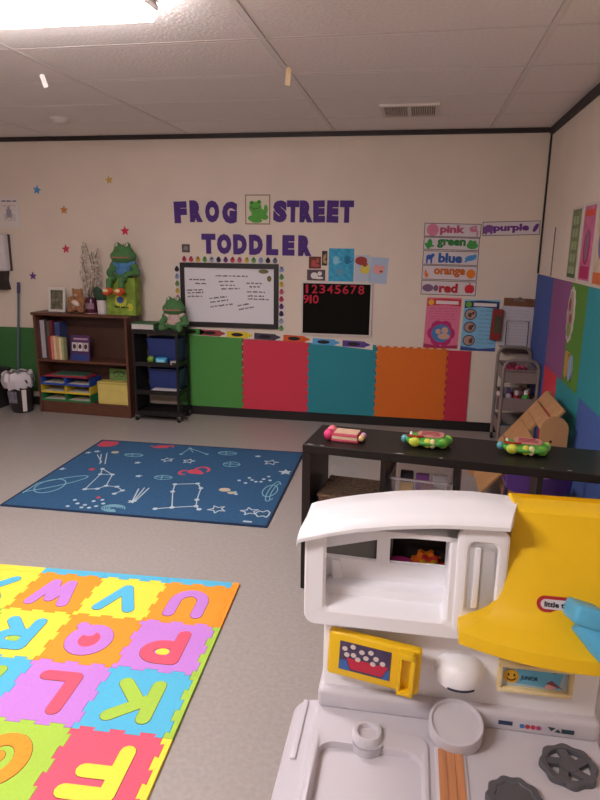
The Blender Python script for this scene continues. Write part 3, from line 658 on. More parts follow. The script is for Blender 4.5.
# letter trays
zb = .112
t = thing('tray_organizer', 'paper organiser of stacked blue, yellow and green trays', 'organizer', bsp(.024, .005, zb), (0, 0, BSR))
for lev, (c, zz) in enumerate((('2a7a48', .0), ('d8b83a', .075), ('2a4aa0', .15))):
    for k in range(2):
        x0 = .0 + .25*k
        bm = B(); box(bm, x0, x0+.245, 0, .19, zz, zz+.006); box(bm, x0, x0+.006, 0, .19, zz, zz+.07); box(bm, x0+.239, x0+.245, 0, .19, zz, zz+.07); box(bm, x0, x0+.245, .184, .19, zz, zz+.07)
        box(bm, x0+.0, x0+.245, -.003, .0, zz, zz+(.018))
        part('tray', bm, M(c, .5), t)
    for k in range(2):
        bm = B(); box(bm, .02+.25*k, .225+.25*k, .01, .17, zz+.006, zz+.018); part('paper_stack', bm, M('cfc8b8', .9, .1, 40), t)
for k, (c, zz, lab) in enumerate((('8a2a3a', .223, 'crimson folder lying on the tray organiser'), ('b03a4a', .231, 'red folder lying on the crimson folder'), ('4a6a5a', .239, 'green folder at the top of the folder pile'))):
    tt = thing('folder', lab, 'folder', bsp(.03, .01, zb+zz), (0, 0, BSR+.02*k))
    bm = B(); box(bm, .01+.05*k, .47-.02*k, 0, .17, 0, .003); box(bm, .012+.05*k, .465-.02*k, .003, .168, .003, .0075); part('cover', bm, M(c, .6), tt)
t = thing('yellow_file_box', 'pale yellow file box on the bottom shelf', 'box', bsp(.585, .02, zb), (0, 0, BSR))
bm = B(); box(bm, 0, .295, 0, .1, 0, .205, .005); part('box', bm, M('cdb866', .8, .06, 12), t)
bm = B(); box(bm, .0, .297, -.004, .0, .185, .2); part('lid_edge', bm, M('bca654', .8), t)
t = thing('green_booklet', 'green booklet with a drawn face standing behind the yellow file box', 'book', bsp(.64, .135, zb), (-.05, 0, BSR))
bm = B(); box(bm, 0, .19, 0, .012, 0, .30); part('cover', bm, M('6a8a4a', .6), t)
bm = B(); stroke(bm, arc(.095, .25, .06, .03, 0, 180), .006, 0, .001); stroke(bm, arc(.07, .25, .02, .02, 0, 360), .004, 0, .001); stroke(bm, arc(.12, .25, .02, .02, 0, 360), .004, 0, .001)
bmesh.ops.transform(bm, matrix=Rx(PI/2), verts=bm.verts); part('cover_drawing', bm, M('2a3a2a', .7), t, (0, -.0002, 0))

# objects on top
ZT = BSZ
t = thing('framed_photo', 'small photo in a white frame standing on the bookcase', 'framed photo', bsp(.10, .09, ZT), (-.12, 0, BSR+.04))
bm = B()
for a in ((0, .165, 0, .022), (0, .165, .193, .215), (0, .022, .022, .193), (.143, .165, .022, .193)): box(bm, a[0], a[1], 0, .015, a[2], a[3], .002, 1)
part('frame', bm, M('d6cec6', .5), t)
bm = B(); box(bm, .02, .145, .006, .012, .02, .195); part('photograph', bm, M('6a6450', .6, .6, 25), t)
bm = B(); loft(bm, [[(.06, .012, .0), (.1, .012, 0), (.1, .014, 0), (.06, .014, 0)], [(.06, .015, .15), (.1, .015, .15), (.1, .017, .15), (.06, .017, .15)]]); part('stand', bm, M('3a3432', .7), t)
t = thing('teddy_bear', 'brown plush bear with pale belly leaning by the picture frame', 'plush toy', bsp(.40, .11, ZT), (0, 0, BSR))
BROWN = M('9a6c4c', .95, .2, 80, bump=.5)
blob('body', [((0, 0, .075), (.06, .05, .07)), ((0, -.005, .165), (.048, .045, .045)), ((-.04, -.01, .2), (.018, .012, .018)), ((.04, -.01, .2), (.018, .012, .018)), ((-.06, -.03, .1), (.022, .03, .045)), ((.06, -.03, .1), (.022, .03, .045)), ((-.05, -.05, .025), (.03, .05, .025)), ((.055, -.05, .025), (.03, .05, .025))], BROWN, t, .008)
bm = B(); ball(bm, (-.005, -.045, .085), (.04, .02, .025), R=Matrix.Rotation(.4, 3, 'Y')); part('belly_patch', bm, M('d8c4b4', .95), t, smooth=True)
bm = B(); ball(bm, (0, -.046, .155), (.018, .012, .014)); part('muzzle', bm, M('b89070', .95), t, smooth=True)
bm = B()
for s in (-1, 1): ball(bm, (s*.018, -.045, .178), .005, 8, 6)
part('eyes', bm, M('1c1512', .3), t)
t = thing('candle_jar', 'dark plum jar candle on a pink coaster on the bookcase', 'jar', bsp(.53, .10, ZT), (0, 0, 0))
bm = B(); lathe(bm, [(.001, 0), (.05, 0), (.052, .012), (.052, .105), (.046, .116), (.046, .13), (.04, .13), (.04, .11), (.001, .1)], n=20); part('glass', bm, M('4a1f33', .25, .1, 20), t, (0, 0, .006), smooth=True)
bm = B(); lathe(bm, [(.001, 0), (.054, 0), (.054, .006), (.001, .006)], n=20); part('coaster', bm, M('c08a92', .7), t)
bm = B(); lathe(bm, [(.0525, .035), (.0532, .036), (.0532, .085), (.0525, .086)], n=10, a0=220, a1=320); part('label_print', bm, M('8a6a7a', .6), t, (0, 0, .006))
t = thing('cactus_pot', 'white cylinder pot with a dark green cactus pad', 'potted plant', bsp(.642, .09, ZT), (0, 0, 0))
bm = B(); lathe(bm, [(.001, 0), (.04, 0), (.046, .12), (.041, .12), (.037, .02), (.001, .02)], n=20); part('pot', bm, M('cfc4c2', .5), t, smooth=True)
bm = B(); lathe(bm, [(.001, .105), (.041, .105)], n=20); part('soil', bm, M('2c2018', .95), t)
bm = B(); ball(bm, (-.025, 0, .165), (.05, .02, .075), R=Matrix.Rotation(-.5, 3, 'Y')); ball(bm, (.025, .005, .15), (.025, .018, .045), R=Matrix.Rotation(.3, 3, 'Y')); part('cactus_pad', bm, M('26402a', .7, .15, 40), t, smooth=True)
t = thing('dried_branches', 'spray of pale dried twigs and blossoms standing against the wall', 'dried flowers', bsp(.47, .183, ZT), (0, 0, 0))
bm = B(); lathe(bm, [(.001, 0), (.03, 0), (.036, .05), (.03, .1), (.02, .12), (.024, .13), (.02, .13), (.001, .1)], n=16); part('vase', bm, M('b8aca4', .5), t, smooth=True)
BR, BLS = M('6f5d50', .9), M('c4b6aa', .9)
blm = B(); ball(blm, (0, 0, 0), (.016, .010, .012), 7, 5); blm = finish(blm, 'blossom', BLS, True)
for (tx, tz, bnd) in ((.0, .60, .05), (.12, .56, -.03), (-.04, .5, .0), (.05, .53, .04), (-.07, .36, .0), (.1, .45, .05), (-.02, .58, -.04)):
    pts = [(0, 0, .1)] + [(tx*f + bnd*math.sin(f*PI), -.02*f, .1 + (tz-.1)*f) for f in (.25, .5, .75, .9, 1)]
    bm = B(); tube(bm, pts, .003, 5); tw = part('twig', bm, BR, t)
    for k in range(12):
        f = .3 + .7*k/11; a = rnd.uniform(0, 6.3)
        part('blossom', blm, None, tw, (tx*f + bnd*math.sin(f*PI) + .016*math.cos(a), -.02*f + .01*math.sin(a), .1 + (tz-.1)*f + rnd.uniform(-.01, .01)), (a, a*2, 0))
# gift bag with the seated frog
t = thing('gift_bag', 'lime green gift bag printed with flowers, on the end of the bookcase', 'gift bag', bsp(.845, .105, ZT), (0, 0, BSR))
bm = B(); loft(bm, [[(-.135, -.055, 0), (.135, -.055, 0), (.135, .055, 0), (-.135, .055, 0)], [(-.138, -.05, .16), (.138, -.05, .16), (.13, .05, .16), (-.13, .05, .16)], [(-.13, -.055, .31), (.14, -.055, .32), (.14, .055, .32), (-.13, .055, .31)]], True, False)
part('bag', bm, M('7a9232', .6, .35, 16, name='lime_print'), t)
bm = B()
for cx, cy, a in ((.0, .12, .055), (-.08, .2, .03), (.085, .07, .03)): plate(bm, ell(cx, cy, a, a*1.1), 0, .001)
bmesh.ops.transform(bm, matrix=T(0, -.0555, 0) @ Rx(PI/2), verts=bm.verts); part('flower_print', bm, M('b8b83a', .6), t)
bm = B(); plate(bm, ell(-.005, .13, .035, .03), 0, .0016); bmesh.ops.transform(bm, matrix=T(0, -.0555, 0) @ Rx(PI/2), verts=bm.verts); part('blue_print', bm, M('3f5a94', .6), t)
bm = B(); scribble(bm, -.06, .07, .07, -.05, 0, .0018, .007, .012); bmesh.ops.transform(bm, matrix=T(0, -.0555, 0) @ Rx(PI/2), verts=bm.verts); part('script_print', bm, M('2a3a1a', .7), t)
FROG = M('4c7647', .92, .12, 60, bump=.4)
def frog(label, loc, s, shirt, legs):
    t = thing('frog_doll', label, 'plush toy', loc, (0, 0, 0))
    P = lambda *L: [((c[0]*s, c[1]*s, c[2]*s), tuple(q_*s for q_ in r)) for c, r in L]
    body = [((0, 0, .07), (.085, .065, .08)), ((0, 0, .15), (.07, .055, .06)), ((0, -.01, .235), (.135, .085, .07)), ((0, -.005, .28), (.10, .07, .065)), ((-.05, -.02, .335), (.034, .032, .034)), ((.05, -.02, .335), (.034, .032, .034))]
    body += [((-.10, -.02, .14), (.04, .035, .05)), ((-.125, -.05, .08), (.035, .04, .05)), ((.11, -.02, .14), (.045, .035, .04)), ((.14, -.04, .09), (.04, .04, .04)), ((.09, -.09, .08), (.05, .03, .03))]
    if legs == 'hang': body += [((-.075, -.09, .03), (.035, .09, .035)), ((-.09, -.155, -.02), (.03, .03, .06)), ((.035, -.09, .03), (.035, .09, .035)), ((.03, -.155, -.02), (.03, .03, .06))]
    else: body += [((-.08, -.08, .03), (.04, .08, .03)), ((.08, -.08, .03), (.04, .08, .03)), ((-.1, -.15, .04), (.035, .02, .045)), ((.1, -.15, .04), (.035, .02, .045))]
    blob('body', P(*body), FROG, t, .011*s)
    blob('shirt', P(((0, 0, .145), (.083, .07, .06)), ((0, 0, .09), (.09, .075, .05)), ((-.085, -.01, .165), (.035, .042, .035)), ((.09, -.01, .165), (.04, .042, .035))), M(shirt, .9, .2, 30, bump=.3), t, .011*s)
    bm = B(); ball(bm, (0, -.066*s, .225*s), (.105*s, .034*s, .010*s), 14, 8); part('mouth', bm, M('c0736a', .8), t, smooth=True)
    bm = B()
    for k in (-1, 1): ball(bm, (k*.052*s, -.045*s, .345*s), .018*s, 10, 8)
    part('eyes', bm, M('d8d4c4', .4), t, smooth=True)
    bm = B()
    for k in (-1, 1): ball(bm, (k*.053*s, -.06*s, .347*s), .007*s, 8, 6)
    part('pupils', bm, M('14120f', .3), t, smooth=True)
    if legs == 'hang':
        for k, x in ((0, -.09), (1, .03)):
            sh = blob('shoe', P(((x, -.175, -.085), (.05, .045, .038)), ((x-.005, -.2, -.095), (.045, .045, .03))), M('c8552c', .8, .25, 30), t, .011*s)
            bm = B(); ball(bm, (x*s, -.235*s, -.075*s), (.026*s, .012*s, .018*s), 10, 8); part('toe_cap', bm, M('e0c49a', .8), sh, smooth=True)
    return t
px_, py_, _z = bsp(.855, .125, 0)
frog('seated green frog doll in a blue shirt and orange shoes, on the gift bag', (px_, py_, ZT+.285), .9, '4f7fae', 'hang')
# ------------------------------------------------------------------ black cart beside the bookcase
CB = M('15130f' if False else '181516', .45, name='black_metal')
t = thing('rolling_cart', 'black metal three-tier rolling cart between bookcase and green mat', 'cart', (-2.195, 5.235, 0))
for sx in (-1, 1):
    for sy in (-1, 1):
        bm = B(); box(bm, sx*.195-.01, sx*.195+.01, sy*.125-.01, sy*.125+.01, .05, .80); part('post', bm, CB, t)
        bm = B(); lathe(bm, [(.001, -.011), (.022, -.011), (.024, 0), (.022, .011), (.001, .011)], (sx*.195, sy*.125, .024), 14, mtx=Ry(PI/2)); cs = part('caster', bm, M('0f0d0d', .5), t)
        bm = B(); box(bm, sx*.195-.014, sx*.195+.014, sy*.125-.01, sy*.125+.01, .026, .055); part('fork', bm, M('9a9490', .35, metal=.6), cs)
for z in (.06, .25, .50, .78):
    bm = B(); box(bm, -.2, .2, -.13, .13, z, z+.012)
    for a in ((-.2, .2, -.132, -.126), (-.2, .2, .126, .132), (-.203, -.197, -.13, .13), (.197, .203, -.13, .13)): box(bm, a[0], a[1], a[2], a[3], z-.01, z+.03)
    part('tray', bm, CB, t)
bm = B(); box(bm, -.19, -.185, -.12, .12, .1, .8); part('side_mesh', bm, M('1d1a1c', .7), t)
bm = B(); tube(bm, [(.20, -.12, .08), (.225, -.125, .14), (.215, -.125, .2)], .008); tube(bm, [(.2, -.12, .08), (.26, -.1, .03)], .008); part('foot_brace', bm, CB, t)
def bin_(label, loc, wd, dp, ht, c, rough=.35):
    t = thing('storage_bin', label, 'bin', loc)
    bm = B(); L0 = [(x, y, 0) for x, y in rrect(-wd*.46, wd*.46, -dp*.46, dp*.46, .015)]; L1 = [(x, y, ht) for x, y in rrect(-wd/2, wd/2, -dp/2, dp/2, .015)]
    L2 = [(x, y, ht) for x, y in rrect(-wd/2+.006, wd/2-.006, -dp/2+.006, dp/2-.006, .013)]; L3 = [(x, y, .006) for x, y in rrect(-wd*.46+.006, wd*.46-.006, -dp*.46+.006, dp*.46-.006, .013)]
    loft(bm, [L0, L1, L2, L3]); part('tub', bm, M(c, rough), t)
    bm = B()
    r0 = rrect(-wd/2-.006, wd/2+.006, -dp/2-.006, dp/2+.006, .018); r1 = rrect(-wd/2+.004, wd/2-.004, -dp/2+.004, dp/2-.004, .012)
    loft(bm, [[(x, y, ht-.012) for x, y in r0], [(x, y, ht+.002) for x, y in r0], [(x, y, ht+.002) for x, y in r1], [(x, y, ht-.012) for x, y in r1]], False, False); part('rim', bm, M(c, rough), t)
    return t
bin_('navy blue bin on the middle tier of the black cart', (-2.16, 5.27, .513), .30, .16, .21, '27366e')
bin_('navy blue bin on the lower tier of the black cart, behind papers', (-2.16, 5.27, .263), .30, .16, .19, '27366e')
t = thing('toy_ball', 'small lime green toy ball on the black cart', 'ball', (-2.255, 5.145, .513))
bm = B(); ball(bm, (0, 0, .032), .032, 14, 10); part('ball', bm, M('7aa03a', .5), t, smooth=True); bm = B(); lathe(bm, [(.0322, -.003), (.0328, 0), (.0322, .003)], (0, 0, .032), 20); part('seam_band', bm, M('5a7a2a', .5), t)
t = thing('tissue_packet', 'light blue packet on the black cart in front of the navy bin', 'packet', (-2.155, 5.145, .513))
bm = B(); box(bm, -.05, .05, -.03, .03, 0, .055, .014, 3); part('packet', bm, M('3a9ac8', .4), t, smooth=True); bm = B(); box(bm, -.035, .035, -.031, -.029, .015, .04); part('label_print', bm, M('8accdd', .5), t)
t = thing('paper_stack', 'stack of white papers on a lower tier of the black cart', 'papers', (-2.14, 5.15, .325)); t.location = (-2.15, 5.165, .263)
bm = B(); box(bm, -.1, .14, -.05, .02, 0, .018, 0, mtx=Rz(.05)); box(bm, -.09, .13, -.045, .015, .018, .026, 0, mtx=Rz(-.03)); part('sheets', bm, M('c4bcc0', .8), t)
t = thing('card_pack', 'small cream card pack at the middle tier edge of the black cart', 'cards', (-2.04, 5.13, .513))
bm = B(); box(bm, -.03, .03, -.02, .02, 0, .03, .002, 1, mtx=Rz(.5)); part('pack', bm, M('b4aca0', .7), t); bm = B(); box(bm, -.031, .031, -.005, .005, -.0, .0305, mtx=Rz(.5)); part('band', bm, M('6a6058', .7), t)
t = thing('boxed_book', 'white boxed book with a green lid on top of the black cart', 'book', (-2.29, 5.2, .792), (0, 0, -.04))
bm = B(); box(bm, -.11, .09, -.09, .09, 0, .06); part('page_block', bm, M('c8beba', .8, .05, 60, wave=(1, 1, 20)), t)
bm = B(); box(bm, -.113, .096, -.094, .094, .06, .068); box(bm, .09, .096, -.094, .094, 0, .06); part('cover', bm, M('3f6a44', .6), t)
frog('green frog doll in a pale pink shirt sitting on the black cart', (-2.065, 5.25, .792), .8, 'c9a8a2', 'sit')

# ------------------------------------------------------------------ right corner: clipboard, red box, cart
t = on_wall('clipboard', 'brown clipboard holding a white form above the grey cart', 'clipboard', .79, .73, rot=-.03)
bm = B(); box(bm, -.12, .12, 0, .40, 0, .006, .002, 1); part('board', bm, M('7a4e34', .6, .15, 20), t)
bm = B(); box(bm, -.13, .125, .01, .335, .006, .009); part('paper', bm, M('c4bcc2', .8), t)
bm = B(); box(bm, -.045, .045, .375, .395, .006, .014); tube(bm, [(-.02, .395, .012), (0, .41, .014), (.02, .395, .012)], .005); part('clip', bm, M('8a7a6a', .35, metal=.5), t)
bm = B()
for k in range(11): scribble(bm, -.09, .10, .3-.025*k, 0, .009, .0096, .0015, .002)
part('form_print', bm, M('8a848c', .8), t, kind='stuff')
t = on_wall('wire_stand', 'thin black wire book stand in front of the clipboard form', 'stand', .80, .70)
bm = B(); tube(bm, [(-.085, 0, .05), (-.085, .25, .035), (.085, .25, .035), (.085, 0, .05)], .004, 6); part('wire_loop', bm, CB, t)
bm = B(); box(bm, -.12, .12, -.005, .026, .0, .07); part('base_ledge', bm, M('4a3a34', .6), t)
t = on_wall('red_box', 'narrow red and brown box hanging between poster and clipboard', 'box', .632, .79, rot=-.04)
bm = B(); box(bm, -.042, .038, 0, .25, 0, .05, .003, 1); part('carton', bm, M('8a2a26', .6), t)
bm = B(); box(bm, -.02, .03, .06, .2, .05, .051); part('label_print', bm, M('4a4a34', .6, .3, 30), t)
GC = M('80746f', .5, name='grey_cart_metal')
t = thing('utility_cart', 'taupe grey three-tier utility cart with arched handles, in the room corner', 'cart', (.775, 5.05, 0))
def arch(y, top):
    bm = B(); h = .125
    pts = [(-h, y, .05), (-h, y, top-.07)] + [(-h+.06+.06*math.cos(math.radians(a)), y, top-.07+.07*math.sin(math.radians(a))) for a in (150, 120, 90)] + [(h-.06+.06*math.cos(math.radians(a)), y, top-.07+.07*math.sin(math.radians(a))) for a in (90, 60, 30)] + [(h, y, top-.07), (h, y, .05)]
    tube(bm, pts, .013, 8); part('handle_frame', bm, GC, t, smooth=True)
arch(-.2, .72); arch(.2, .76)
for z in (.12, .335, .55):
    bm = B(); box(bm, -.118, .118, -.2, .2, z, z+.006); box(bm, -.12, .12, -.205, -.199, z, z+.10); box(bm, -.12, .12, .199, .205, z, z+.10); box(bm, -.121, -.115, -.2, .2, z, z+.10); box(bm, .115, .121, -.2, .2, z, z+.10); part('tray', bm, GC, t)
for sx in (-1, 1):
    for y in (-.2, .2):
        bm = B(); lathe(bm, [(.001, -.01), (.026, -.01), (.028, 0), (.026, .01), (.001, .01)], (sx*.125, y, .028), 14, mtx=Ry(PI/2)); part('caster', bm, M('1a1716', .5), t)
bm = B()
for k in range(18): box(bm, -.105+.012*k, -.1+.012*k, -.2065, -.205, .63, .643)
part('slot_row', bm, M('2a2422', .6), t)
def bottle(label, x, y, z, r, h, body, cap, lab=None):
    t = thing('bottle', label, 'bottle', (x, y, z), group='bottles on the grey cart')
    bm = B(); lathe(bm, [(.001, 0), (r, 0), (r, h*.62), (r*.9, h*.7), (r*.4, h*.78), (r*.4, h*.8)], n=14); part('body', bm, M(body, .4), t, smooth=True)
    bm = B(); lathe(bm, [(r*.55, h*.78), (r*.55, h), (.001, h)], n=12); part('cap', bm, M(cap, .4), t, smooth=True)
    if lab: bm = B(); lathe(bm, [(r*1.01, h*.12), (r*1.02, h*.13), (r*1.02, h*.5), (r*1.01, h*.51)], n=14); part('label_band', bm, M(lab, .6), t)
zt = .341
bottle('green bottle with a white cap and label on the grey cart', .83, 4.89, zt, .028, .15, '3f9a3a', 'd8d4d0', 'b8b8a8')
bottle('dark red bottle with a white cap on the grey cart', .765, 4.90, zt, .026, .14, '8a1c34', 'c8c0c4', '6a1428')
bottle('blue and white bottle on the grey cart beside the frame post', .705, 4.90, zt, .027, .155, 'a8a4b8', '4a4a8a', '3a4080')
bottle('crimson bottle behind the blue and white bottle on the grey cart', .735, 4.98, zt, .026, .15, '9a2a3a', '9a8a84')
bottle('pink bottle behind the green bottle on the grey cart', .80, 4.98, zt, .026, .16, 'a86a74', '8a5a5a')
bottle('red bottle at the wall side of the grey cart tier', .86, 4.97, zt, .024, .15, 'a03a3c', 'c09a94')
t = thing('spray_bottle', 'white spray bottle hanging off the side of the grey cart', 'bottle', (.655, 4.95, .32))
bm = B(); lathe(bm, [(.001, 0), (.024, 0), (.026, .07), (.012, .10), (.012, .115), (.001, .115)], n=14); part('body', bm, M('5a4a4c', .4), t, smooth=True)
bm = B(); box(bm, -.03, .02, -.012, .012, .11, .14, .005); part('trigger_head', bm, M('cfc6c2', .4), t)
t = thing('teal_cup', 'small teal cup on the lowest tier of the grey cart', 'cup', (.70, 4.90, .126))
bm = B(); lathe(bm, [(.001, 0), (.032, 0), (.04, .085), (.036, .085), (.029, .008), (.001, .008)], n=16); part('cup', bm, M('3a7a84', .5), t, smooth=True); bm = B(); lathe(bm, [(.0395, .07), (.042, .078), (.04, .086)], n=16); part('rim', bm, M('2c6470', .5), t)
bm = B(); ball(bm, (0, 0, 0), (.022, .018, .022), 8, 6)
fl = finish(bm, 'fabric_flower', M('a02a4a', .8), True)
for k, (x, y, c, lab) in enumerate(((.70, 4.905, 'b03a5a', 'magenta'), (.79, 4.91, '7a2040', 'plum'), (.70, 4.985, '8a2848', 'wine red'), (.79, 5.0, 'c04a6a', 'bright pink'), (.74, 5.10, '6a2a3a', 'dark maroon'))):
    t = thing('ribbon_bow', lab + ' ribbon bow on the top tier of the grey cart', 'bow', (x, y, .556))
    me = fl.copy(); me.materials.clear(); me.materials.append(M(c, .7))
    part('loop', me, None, t, (-.018, 0, .085), (0, .3, .2*k)); part('loop', me, None, t, (.018, 0, .085), (0, -.3, .2*k))
    bm = B(); loft(bm, [[(-.03, -.02, 0), (.03, -.02, 0), (.03, .02, 0), (-.03, .02, 0)], [(-.012, -.01, .085), (.012, -.01, .085), (.012, .01, .085), (-.012, .01, .085)]]); part('knot_tail', bm, M(c, .8), t)

# side wall posters and stickers
def rposter(label, yA, z, wd, ht, body, deco):
    t = on_right('poster', label, 'poster', yA - wd/2, z)
    bm = B(); plate(bm, rect(0, ht/2, wd, ht), 0, .004); part('sheet', bm, M('c9bcb4', .6), t)
    bm = B(); plate(bm, rect(.0, ht/2, wd-.05, ht-.03), .004, .005); part('print', bm, M(body, .6, .25, 14), t)
    for c, shs in deco: blot(t, 'print_detail', c, shs, .005)
    return t
rposter('green photo poster on the side wall next to the pink poster', 4.43, 1.335, .27, .44, '6f7a52', [('9aa47a', [rect(-.04+.08*(k % 2), .06+.075*(k//2), .06, .05) for k in range(10)]), ('4a5a34', [rect(0, .03, .2, .02)])])
rposter('pink poster with a magenta base on the side wall', 4.12, 1.335, .30, .445, 'c2648a', [('b02a5a', [rect(0, .06, .2, .07), ell(.0, .2, .07, .1)]), ('8a6a84', [ell(0, .21, .045, .09)]), ('d8563c', [rect(0, .39, .2, .035)])])
rposter('cream poster with an orange base on the side wall', 3.80, 1.325, .30, .46, 'c9b09a', [('c8683a', [rect(0, .05, .22, .06)]), ('7a6a9a', [ell(0, .25, .07, .1)])])
t = on_right('wall_sheet', 'blank pale sheet on the side wall by the dark corner strip', 'sheet', 5.14, 1.33)
bm = B(); plate(bm, rect(0, .17, .42, .34), 0, .002); part('sheet', bm, M('ded0c4', .7), t); bm = B(); plate(bm, rect(.212, .17, .006, .34), 0, .006); part('edge_strip', bm, M('6a5c54', .7), t)
t = on_right('oval_cutout', 'tall oval picture cutout with a scalloped white edge on the side wall', 'cutout', 4.12, 1.135, off=.012)
bm = B(); plate(bm, [((.085+.005*math.cos(12*a))*math.cos(a), (.165+.006*math.cos(12*a))*math.sin(a)) for a in [2*PI*k/72 for k in range(72)]], 0, .007); part('edge', bm, M('c8c0b0', .8), t)
blot(t, 'print', 'a8948a', [ell(0, 0, .07, .148, 24)], .007); blot(t, 'print_detail', '8a4a4a', [ell(-.02, .06, .03, .04), ell(.02, -.02, .035, .03)], .0083); blot(t, 'print_leaf', '7a8a4a', [ell(0, -.09, .05, .04)], .0083)
t = on_right('bear_cutout', 'tan bear picture cutout below the oval cutout', 'cutout', 4.03, .765, off=.012)
blot(t, 'bear_print', 'b08a4a', [ell(-.03, .05, .05, .055), ell(-.045, .11, .035), ell(-.07, .14, .014), ell(-.02, .14, .014)], 0, .012); blot(t, 'cloud_print', '8a9ab0', [ell(.05, .06, .045, .07), ell(.05, .11, .03, .035)], 0, .01)

# wooden chairs with purple seats behind the black shelf
BIRCH = M('b98a5c', .5, .08, 10, name='birch_wood', wave=(1, 1, .2))
PSEAT = M('5a3a84', .45)
t = thing('toddler_chair', 'purple plastic toddler chair with a curved shell seat, behind the black shelf', 'chair', (.68, 3.42, 0))
bm = B(); loops = []
for k in range(13):
    u = -1 + k/6; xx = .17*u
    top = .36 + .085*u*u if u > -.9 else .40
    bk = -.115 + .04*u*u
    loops.append([(xx, bk, top), (xx, bk+.012, top), (xx*.95, bk+.03, .26 + .03*u*u), (xx*.95, .16, .255 + .02*u*u), (xx*.95, .16, .243 + .02*u*u), (xx*.95, bk+.012, .248 + .03*u*u)])
loft(bm, loops); part('seat_shell', bm, M('6a4596', .45), t, smooth=True)
for sx in (-1, 1):
    for yy in (-.09, .13):
        bm = B(); tube(bm, [(sx*.15, yy*1.15, 0), (sx*.13, yy, .262)], .012); part('leg', bm, M('4a3a5a', .4), t)
# tilted slatted wooden piece between the chair and the side wall
t = thing('wooden_rack', 'light wooden slatted rack with rounded ends leaning beside the grey cart', 'rack', (.70, 4.0, 0))
def rail(x0, z0_, x1, z1_, wd, y, th, name, hole=None):
    dx, dz = x1-x0, z1_-z0_; l = math.hypot(dx, dz); a = math.atan2(dz, dx)
    out = [(0, -wd/2), (l-wd/2, -wd/2)] + [(l-wd/2 + wd/2*math.cos(math.radians(b)), wd/2*math.sin(math.radians(b))) for b in range(-75, 76, 15)] + [(l-wd/2, wd/2), (0, wd/2)]
    bm = B(); plate(bm, out, -th/2, th/2, T(x0, y, z0_) @ Rx(PI/2) @ Rz(a)); return part(name, bm, BIRCH, t)
rail(-.30, .06, .155, .645, .05, .155, .02, 'side_rail')
rail(.09, .0, .09, .615, .148, -.35, .022, 'end_panel')
rail(-.085, .0, -.175, .36, .085, -.30, .022, 'front_leg')
bm = B(); box(bm, -.13, .06, -.335, -.315, .20, .26, .004, 1); part('lower_rail', bm, BIRCH, t)
bm = B(); lathe(bm, [(.001, 0), (.008, 0), (.008, .002), (.001, .002)], (.075, -.3615, .47), 10, mtx=Rx(PI/2)); part('peg_hole', bm, M('4a2c1a', .8), t)
ra = math.atan2(.585, .455)
for c0, c1 in ((.05, .335), (.345, .50), (.56, .645), (.655, .735)):
    bm = B(); box(bm, c0, c1, -.338, .144, .006, .026, .004, 1, mtx=T(-.30, 0, .06) @ Ry(-ra)); part('slat', bm, BIRCH, t)
bm = B(); box(bm, .50, .56, -.14, .144, .006, .026, .002, 1, mtx=T(-.30, 0, .06) @ Ry(-ra)); part('slat_spacer', bm, BIRCH, t)

# ------------------------------------------------------------------ black open shelf with toys
BK = M('1c1715', .4, .1, 6, name='black_brown_laminate', spec=.32)
SA = math.atan2(-.13, 1.17)
sh = thing('cube_shelf', 'low black-brown open cube shelf standing across the room', 'shelf', (-.460, 2.603, 0), (0, 0, SA))
SL, SD, SZ = 1.33, .335, .69
bm = B(); box(bm, 0, SL, 0, SD, SZ-.036, SZ, .002, 1); part('top_panel', bm, BK, sh)
bm = B(); box(bm, .036, SL-.036, 0, SD, .0, .036); part('bottom_panel', bm, BK, sh)
for x in (0, SL-.036):
    bm = B(); box(bm, x, x+.036, 0, SD, 0, SZ-.036); part('side_panel', bm, BK, sh)
for x in (.355, .655, .975):
    bm = B(); box(bm, x-.011, x+.011, .0, SD, .036, SZ-.036); part('divider', bm, BK, sh)
for x0, x1 in ((.036, .344), (.366, .644), (.666, .964), (.986, SL-.036)):
    bm = B(); box(bm, x0, x1, .0, SD, .335, .352); part('shelf_board', bm, BK, sh)
bm = B()
for x, y, a, b in ((.03, .015, .014, .004), (.085, .012, .01, .003), (.42, .012, .02, .004), (.59, .01, .008, .003), (.98, .016, .006, .003), (1.08, .02, .01, .004)): plate(bm, ell(x, y, a, b, 8), SZ, SZ+.0006)
part('chip_marks', bm, M('b8aca4', .8), sh)
def shp(x, y, z): return (-.460 + x*math.cos(SA) - y*math.sin(SA), 2.603 + x*math.sin(SA) + y*math.cos(SA), z)
t = thing('wicker_box', 'brown woven lidded box in the shelf cell at the open end', 'box', shp(.19, .17, .352), (0, 0, SA))
bm = B(); box(bm, -.13, .13, -.12, .13, 0, .085, .006); part('basket', bm, M('6a5040', .85, .45, 70, bump=.6), t); bm = B(); box(bm, -.135, .135, -.125, .135, .085, .1, .006); part('lid', bm, M('7a6250', .85, .5, 60, bump=.6), t)
